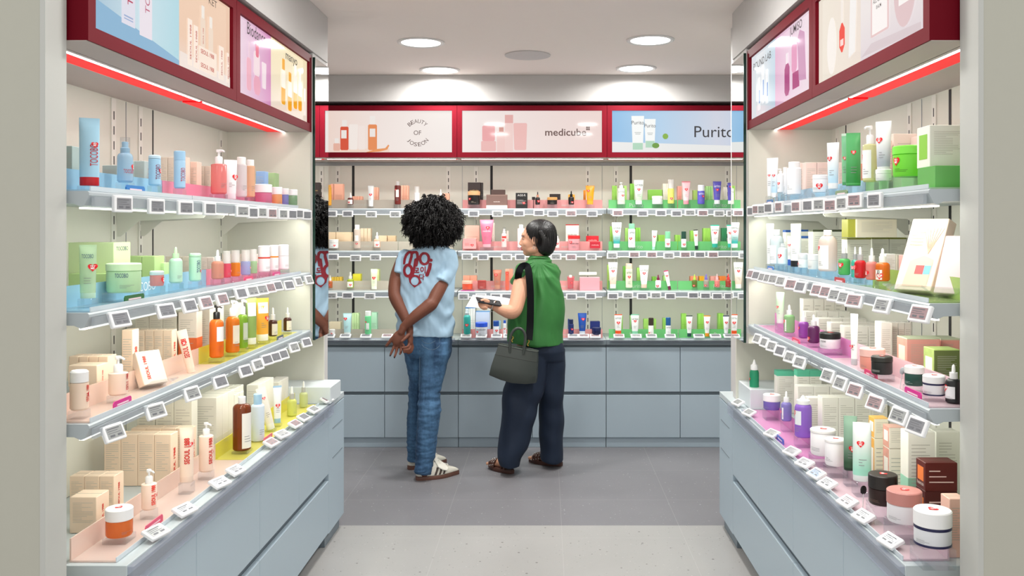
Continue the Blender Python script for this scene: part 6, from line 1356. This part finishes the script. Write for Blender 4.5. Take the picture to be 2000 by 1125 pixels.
# hand with the phone: thumb on top, fingers beneath
pc=v(951,594,5.27); 
hand(mb,v(964,598,5.30),pc,[v(943,594,5.25),v(944,597,5.245),v(947,600,5.24),v(950,602,5.245)],
     [(v(936,594,5.25),v(935,589,5.262)),(v(937,598,5.245),v(937,592,5.27)),(v(940,601,5.24),v(941,594,5.27)),(v(944,603,5.245),v(945,597,5.27))],
     [v(953,589,5.26),v(946,586,5.25),v(939.5,587.5,5.243)],Vector((0,-.3,1)),.032,.014,.0085)
pc=v(984,591,5.55); hand(mb,v(992,594,5.56),pc,[v(978,588,5.54),v(977,590,5.54),v(977,592,5.54),v(978,594,5.545)],[(v(972,587,5.53),v(968,586,5.52)),(v(971,590,5.53),v(967,590,5.52)),(v(971,592,5.53),v(968,593,5.52)),(v(973,595,5.54),v(970,596,5.53))],[v(983,587,5.53),v(978,584.5,5.52),v(973,584,5.515)],Vector((0,-.3,1)),.03,.014,.0082)
remesh(mb,'body',skB,Bp,.0038,3,origin=OB)
# face details
lipm=mat('#C2484C',.35,name='lipstick'); eyem=mat('#F2EEEA',.2,name='eye_white'); irm=mat('#20140F',.1,name='dark_iris'); browm=mat('#2A201C',.8,name='eyebrow_hair')
r_=f.cross(upv).normalized()
M3=Matrix((r_,f,upv)).transposed()
for sgn in (1,-1):
    m_=MB(); ell(m_,atB(sgn*.030,.0695,-.002)-OB,(.0115,.0070,.0040),14,10,M3); m_.build('eye',eyem,Bp,True)
    m_=MB(); ell(m_,atB(sgn*.030,.0735,-.002)-OB,(.0060,.0045,.0042),12,8,M3); m_.build('iris',irm,Bp,True)
    m_=MB(); m_.tube([atB(sgn*x,y,z)-OB for x,y,z in ((.019,.075,.000),(.026,.079,.0025),(.036,.076,.003),(.046,.068,.000))],[.0008,.0015,.0015,.0006],6); m_.build('eyelashes',browm,Bp,True)
    m_=MB(); m_.tube([atB(sgn*x,y,z)-OB for x,y,z in ((.013,.088,.018),(.026,.085,.022),(.042,.073,.022),(.052,.060,.017))],[.001,.0018,.0016,.0006],6); m_.build('eyebrow',browm,Bp,True)
m_=MB(); ell(m_,atB(0,.0865,-.0515)-OB,(.020,.010,.0052),14,8,M3); ell(m_,atB(0,.084,-.0625)-OB,(.018,.010,.006),14,8,M3); m_.build('lips',lipm,Bp,True)
near=r_ if r_.y<0 else -r_; sg_=1 if r_.y<0 else -1
m_=MB(); p0=atB(sg_*.080,-.004,-.042)-OB; m_.tube([p0+Vector((.007*math.cos(t*PI/6),0,.009*math.sin(t*PI/6)-.008)) for t in range(13)],.0018,6); m_.build('hoop_earring',mat('#D8D4CC',.2,1,name='silver_metal'),Bp,True)
# bob hair
hbm=bpy.data.materials.new('straight_black_hair'); hbm.use_nodes=True
N=hbm.node_tree.nodes; b_=N['Principled BSDF']; b_.inputs['Base Color'].default_value=lin('#0C0909'); b_.inputs['Roughness'].default_value=.42
mb=MB(); RB_=random.Random(5)
hx=lambda x,y,z:atB(x,y,z)
ell(mb,hx(0,-.032,.036),(.087,.099,.087),28,18,M3); ell(mb,hx(0,-.063,-.022),(.084,.064,.085),24,16,M3); ell(mb,hx(0,-.060,-.062),(.074,.052,.040),20,12,M3)
for sgn in (1,-1):
    limb(mb,[(hx(sgn*.070,-.044,.04),.022),(hx(sgn*.072,-.068,-.01),.020),(hx(sgn*.068,-.058,-.055),.018),(hx(sgn*.055,-.050,-.082),.014)],12)
pass
def foldH(p,n):
    q_=M3.transposed()@(p-hb_); an=math.atan2(q_.x,q_.y+.05); return .0014*math.sin(an*70+6*noisev(p,10))+.003*noisev(p,9)
hairB,_=remesh(mb,'hair',hbm,Bp,.0035,5,foldH,OB)
mb=MB()
for i in range(260):
    a=RB_.uniform(-1.9,1.9); t0=RB_.uniform(.2,.9); P=[]
    for k_ in range(9):
        u=k_/8; ph=.15+u*RB_.uniform(1.75,1.8); rad=.092+.004*math.sin(i)
        y_=-math.cos(a)*math.sin(ph); x_=math.sin(a)*math.sin(ph)
        P.append(hx(x_*.092,-.016+y_*(-1)*-.112 if False else -.034-math.cos(a)*math.sin(ph)*.102,.030+.09*math.cos(ph)-.055*max(0,u-.6)*2)-OB)
    if math.cos(a)<-.35: P=P[:4]
    mb.tube(P,[.0011]*(len(P)-1)+[.0004],4,False)
mb.build('loose_strands',hbm,hairB,True)
# blouse
gm=mat('#2F7434',.6,grain=.03,name='green_cotton_voile')
def foldG(p,n):
    q_=p-v(1052,508,5.45); ang=math.atan2(q_.x,-q_.z); r0=math.hypot(q_.x,q_.z)
    a=.009*math.sin(ang*13+1.2+3.2*noisev(p,3))*min(1,max(0,r0-.03)/.16)*(1-.3*min(1,r0/.6))+.003*math.sin(ang*26+6*noisev(p,4))*max(0,1-r0/.35)*min(1,r0/.08)+.005*noisev((p.x*2,p.y,p.z*.6),8,4)
    a+=.003*noisev(p,12,3)
    return a*(1 if n.y<.5 else .4)
mb=MB()
ringloft(mb,[(1035,1072,499,5.47,.060),(1032,1074,505,5.475,.068),(1024,1080,515,5.48,.085),(1014,1088,525,5.49,.102),(1011,1095,540,5.49,.120),(1007,1099,570,5.49,.132),(998,1101,600,5.49,.145),(992,1101,635,5.49,.152),(989,1101,660,5.49,.156),(990,1101,670,5.49,.156,-.04)],pw=2.25)
limb(mb,[(v(1023,532,5.45),.056),(v(1017,552,5.40),.060)],18,1)
limb(mb,[(v(1078,528,5.51),.046),(v(1080,556,5.56),.054)],18,1)
blouse,bvB=remesh(mb,'blouse',gm,Bp,.0045,4,foldG,OB)
m_=MB(); pr=project([(1037+(1069-1037)*i/12,505-1.5*math.sin(i/12*PI),5.4) for i in range(13)],bvB,OB,4.8,.001)
if len(pr)>3: m_.tube(pr,.005,8); m_.build('collar_band',gm,blouse,True)
# trousers
nm_=mat('#0D1F36',.75,grain=.06,name='dark_navy_cotton')
def foldN(p,n): return .006*math.sin(26*(p.z+.6*p.x)+5*noisev(p,3))*(.3+.6*max(0,1-abs(p.z-.5)/.2))+.009*noisev((p.x*1.5,p.y,p.z),7,5)+.005*math.sin(p.x*50+2*noisev(p,2))*.5+.003*noisev(p,9)
mb=MB()
ringloft(mb,[(1016,1095,655,5.49,.12),(1010,1098,667,5.49,.13),(1006,1103,684,5.49,.138),(1008,1103,702,5.49,.12)])
ringloft(mb,[(1008,1080,682,5.47,.115),(998,1074,710,5.455,.12),(986,1066,744,5.44,.12),(979,1057,777,5.43,.115),(980,1049,805,5.42,.112),(977,1040,840,5.41,.11),(972,1030,875,5.405,.11),(971,1020,895,5.40,.108),(974,1016,908,5.40,.105,-.08)])
ringloft(mb,[(1042,1103.5,680,5.51,.118),(1047,1104,712,5.52,.12),(1050,1103,744,5.53,.115),(1052,1102,790,5.55,.105),(1053,1101,840,5.56,.10),(1054,1100,880,5.57,.098),(1054,1100,898,5.57,.096,-.05)])
tro,_=remesh(mb,'trousers',nm_,Bp,.005,5,foldN,OB)
# sandals
for q,(h_,t_) in zip(qf,(fl,fr_)):
    brn=mat('#4A2A20',.5,name='brown_leather')
    def W(u): return .030+.017*math.sin(PI*min(1,u*1.05)**1.2)
    mb=MB(); R=[]
    for z,k_ in ((0.001,.96),(.006,1),(.020,1),(.024,.95)):
        ring=[]
        for i in range(28):
            a=2*PI*i/28; u=.5-.52*math.cos(a); ring.append(tuple(q(u,(W(max(0,min(1,u)))*math.copysign(abs(math.sin(a))**.55,math.sin(a)))*k_,z)-OB))
        R.append(ring)
    mb.rings(R); mb.build('sandal_sole',brn,Bp,True)
    mb=MB(); 
    for uu in (.62,.70,.78): mb.tube([q(uu,-.046,.022)-OB,q(uu,-.040,.048)-OB,q(uu,-.02,.066-.012*(uu-.62)/.16)-OB,q(uu,.01,.068-.012*(uu-.62)/.16)-OB,q(uu,.036,.050)-OB,q(uu,.044,.022)-OB],.0085,8)
    mb.tube([q(.18,-.034,.024)-OB,q(.2,-.040,.06)-OB,q(.24,-.036,.095)-OB],.006,8); mb.tube([q(.18,.034,.024)-OB,q(.2,.040,.06)-OB,q(.24,.036,.095)-OB],.006,8); mb.tube([q(.30,-.038,.024)-OB,q(.26,-.04,.06)-OB],.006,8)
    st_=mb.build('sandal_straps',brn,Bp,True)
    mb=MB()
    for uu in (.60,.68,.76,.83):
        for s_,z in ((-.048,.040),(-.040,.056),(-.026,.068),(-.008,.073),(.012,.072),(.030,.060),(.042,.045)):
            ell(mb,q(uu,s_,z-.010*(uu-.6)/.16)-OB,(.0042,.0042,.0042),8,6)
    mb.build('studs',mat('#D8D6D0',.2,.9,name='silver_studs'),st_,True)
# bracelet watch
m_=MB(); c_=v(964.5,598,5.30)-OB; ax=(v(978,604,5.29)-v(964,598,5.30)).normalized(); a1=ax.cross(Vector((0,0,1))).normalized(); a2=ax.cross(a1)
P=[c_+(a1*math.cos(t*PI/10)+a2*math.sin(t*PI/10))*.0315 for t in range(21)]; m_.tube(P,.0052,8); m_.build('bracelet',mat('#CFCBC2',.2,1,name='silver_metal'),Bp,True)
# phone and papers are things of their own
ph=thing('mobile_phone','black phone in the left hand of the woman in green','phone',tuple(v(955,589.5,5.275)),0,None)
ph.rotation_euler=(.35,.19,.35)
MB().bbox(-.076,.076,-.036,.036,-.0045,.0045,.002).build('body',mat('#15161A',.25,name='black_phone_case'),ph); m_=MB(); m_.bbox(-.070,-.035,-.030,.004,.0046,.0068,.0008); m_.build('camera_island',mat('#26282C',.3),ph)
m_=MB(); 
for x,y in ((-.061,-.02),(-.044,-.02),(-.053,-.004)): m_.lathe([(0,.0068),(.006,.0068),(.006,.0082),(0,.0082)],16,cx=x,cy=y)
m_.build('lens',mat('#050506',.1),ph)
pp=thing('paper','white sheet of paper held beneath the black phone','paper',tuple(v(958,592,5.40)),0); pp.rotation_euler=(.30,.10,-.1)
mb=MB(); n=8
for s2,off in ((1,0),(-1,-.0012)):
    for j in range(n+1):
        for i in range(n+1):
            x=-.13+.26*i/n; y=-.10+.20*j/n; mb.v.append((x,y,off+.006*math.sin(i/n*3)))
f1=[(j*(n+1)+i,j*(n+1)+i+1,(j+1)*(n+1)+i+1,(j+1)*(n+1)+i) for j in range(n) for i in range(n)]; N1=(n+1)**2
mb.f=f1+[tuple(k_+N1 for k_ in q_[::-1]) for q_ in f1]+[(i,i+1,i+1+N1,i+N1) for i in range(n)]+[(n*(n+1)+i,n*(n+1)+i+1,n*(n+1)+i+1+N1,n*(n+1)+i+N1) for i in range(n)]
mb.mi=[0]*len(mb.f); mb.build('sheet',mat('#E9ECF2',.7,name='white_paper'),pp,True)
# handbag
bm_=mat('#363C38',.42,grain=.03,name='dark_olive_leather'); dB=5.27
Bg=v(1010,751,dB); bag=thing('handbag','dark olive leather tote hanging at the hip of the woman in green','handbag',tuple(Bg))
mb=MB(); R=[]
for (pl,pr,pyl,pyr,dep) in ((960,1046,731,747,.045),(959,1047,729,744,.055),(963,1049,712,728,.054),(970,1050,690,705,.045),(976,1050,672,686,.034)):
    a=PX(pl,pyl,dB); b=PX(pr,pyr,dB); ring=[]
    for s_,t_ in ((0,-1),(.25,-1.05),(.5,-1.08),(.8,-1),(1,-.6),(1.02,0),(1,.6),(.8,1),(.5,1.05),(.2,1),(0,.6),(-.015,0)):
        p=a+(b-a)*s_+Vector((.15*t_*dep,t_*dep,0)); ring.append(tuple(p-Bg))
    R.append(ring)
R[0]=[tuple(Vector(p)+Vector((0,0,-.02*math.sin(PI*max(0,min(1,s_))))) ) for p,s_ in zip(R[0],(0,.25,.5,.8,1,1.02,1,.8,.5,.2,0,-.015))]
mb.rings(R); mb.build('bag_body',bm_,bag,True,angle=50)
mb=MB(); top=R[-1]; mb.tube([Vector(p)+Vector((0,0,.001)) for p in top+[top[0]]],.0035,6); mb.build('rim_stitching',mat('#4A504B',.5),bag,True)
mb=MB(); mb.tube([Vector(p)*1.0 for p in (R[3]+[R[3][0]])],.0016,5); mb.build('seam',mat('#2A2F2B',.6),bag,True)
for off in (-.037,.034):
    mb=MB(); P=[PX(996,690,dB+off),PX(996,672,dB+off),PX(997,658,dB+off),PX(1003,646,dB+off),PX(1012,641,dB+off),PX(1021,645,dB+off),PX(1026,656,dB+off),PX(1025,672,dB+off),PX(1022,692,dB+off)]
    Q=[]
    for i in range(len(P)-1):
        for k_ in range(4):
            t_=k_/4; p0=P[max(i-1,0)];p1=P[i];p2=P[i+1];p3=P[min(i+2,len(P)-1)]; Q.append(.5*((2*p1)+(p2-p0)*t_+(2*p0-5*p1+4*p2-p3)*t_*t_+(3*p1-p0-3*p2+p3)*t_**3)-Bg)
    Q.append(P[-1]-Bg); mb.tube(Q,.0085,10); mb.build('handle',bm_,bag,True)
gold=mat('#D8B25A',.2,1,name='gold_metal')
for x_,y_,x2,y2 in ((1032,664,1032,676),(1001,657,1002,668)):
    mb=MB(); mb.tube([PX(x_+1.5*math.sin(t*PI/6),y_+(y2-y_)*t/12,dB-.045)-Bg for t in range(13)],.003,6); mb.build('clasp',gold,bag,True)
mb=MB(); strap=[(1019,523,5.38),(1025,519,5.44),(1030,523,5.36),(1034,545,5.32),(1036,580,5.30),(1036,620,5.28),(1034,655,5.26)]
pts=[PX(*p) for p in [(1012,545,5.36),(1013,533,5.34),(1018,522,5.36),(1026,519,5.37),(1031,524,5.345),(1034,545,5.315),(1036,575,5.30),(1036,610,5.285),(1035,640,5.27),(1033,664,5.235)]]
def band(pts,w,th=.0025):
    R=[]
    for i,p in enumerate(pts):
        t_=(pts[min(i+1,len(pts)-1)]-pts[max(i-1,0)]).normalized(); s_=t_.cross(Vector((0,1,0))).normalized() if abs(t_.y)<.95 else Vector((1,0,0)); n_=s_.cross(t_)
        R.append([tuple(p+s_*a*w+n_*b*th-Bg) for a,b in ((-1,-1),(1,-1),(1,1),(-1,1))])
    return R
Q=[]
for i in range(len(pts)-1):
    for k_ in range(4):
        t_=k_/4; p0=pts[max(i-1,0)];p1=pts[i];p2=pts[i+1];p3=pts[min(i+2,len(pts)-1)]; Q.append(.5*((2*p1)+(p2-p0)*t_+(2*p0-5*p1+4*p2-p3)*t_*t_+(3*p1-p0-3*p2+p3)*t_**3))
Q.append(pts[-1]); 
def outside(p,bv,k_=.006):
    h,nn,_,_=bv.ray_cast(Vector((p.x,4.8,p.z)),Vector((0,1,0)))
    return Vector((p.x,min(p.y,h.y-k_),p.z)) if h else p
Q=[outside(p,bvB) for p in Q]
mb.rings(band(Q,.021)); wb_=mat('#07090C',.7,name='black_webbing'); bpy.data.materials['black_webbing'].node_tree.nodes['Principled BSDF'].inputs['Specular IOR Level'].default_value=.1; mb.build('shoulder_strap',wb_,bag,True,angle=60)
for l,n in LABELS.items():
    if len(n)>1: print('DUP',l,n)
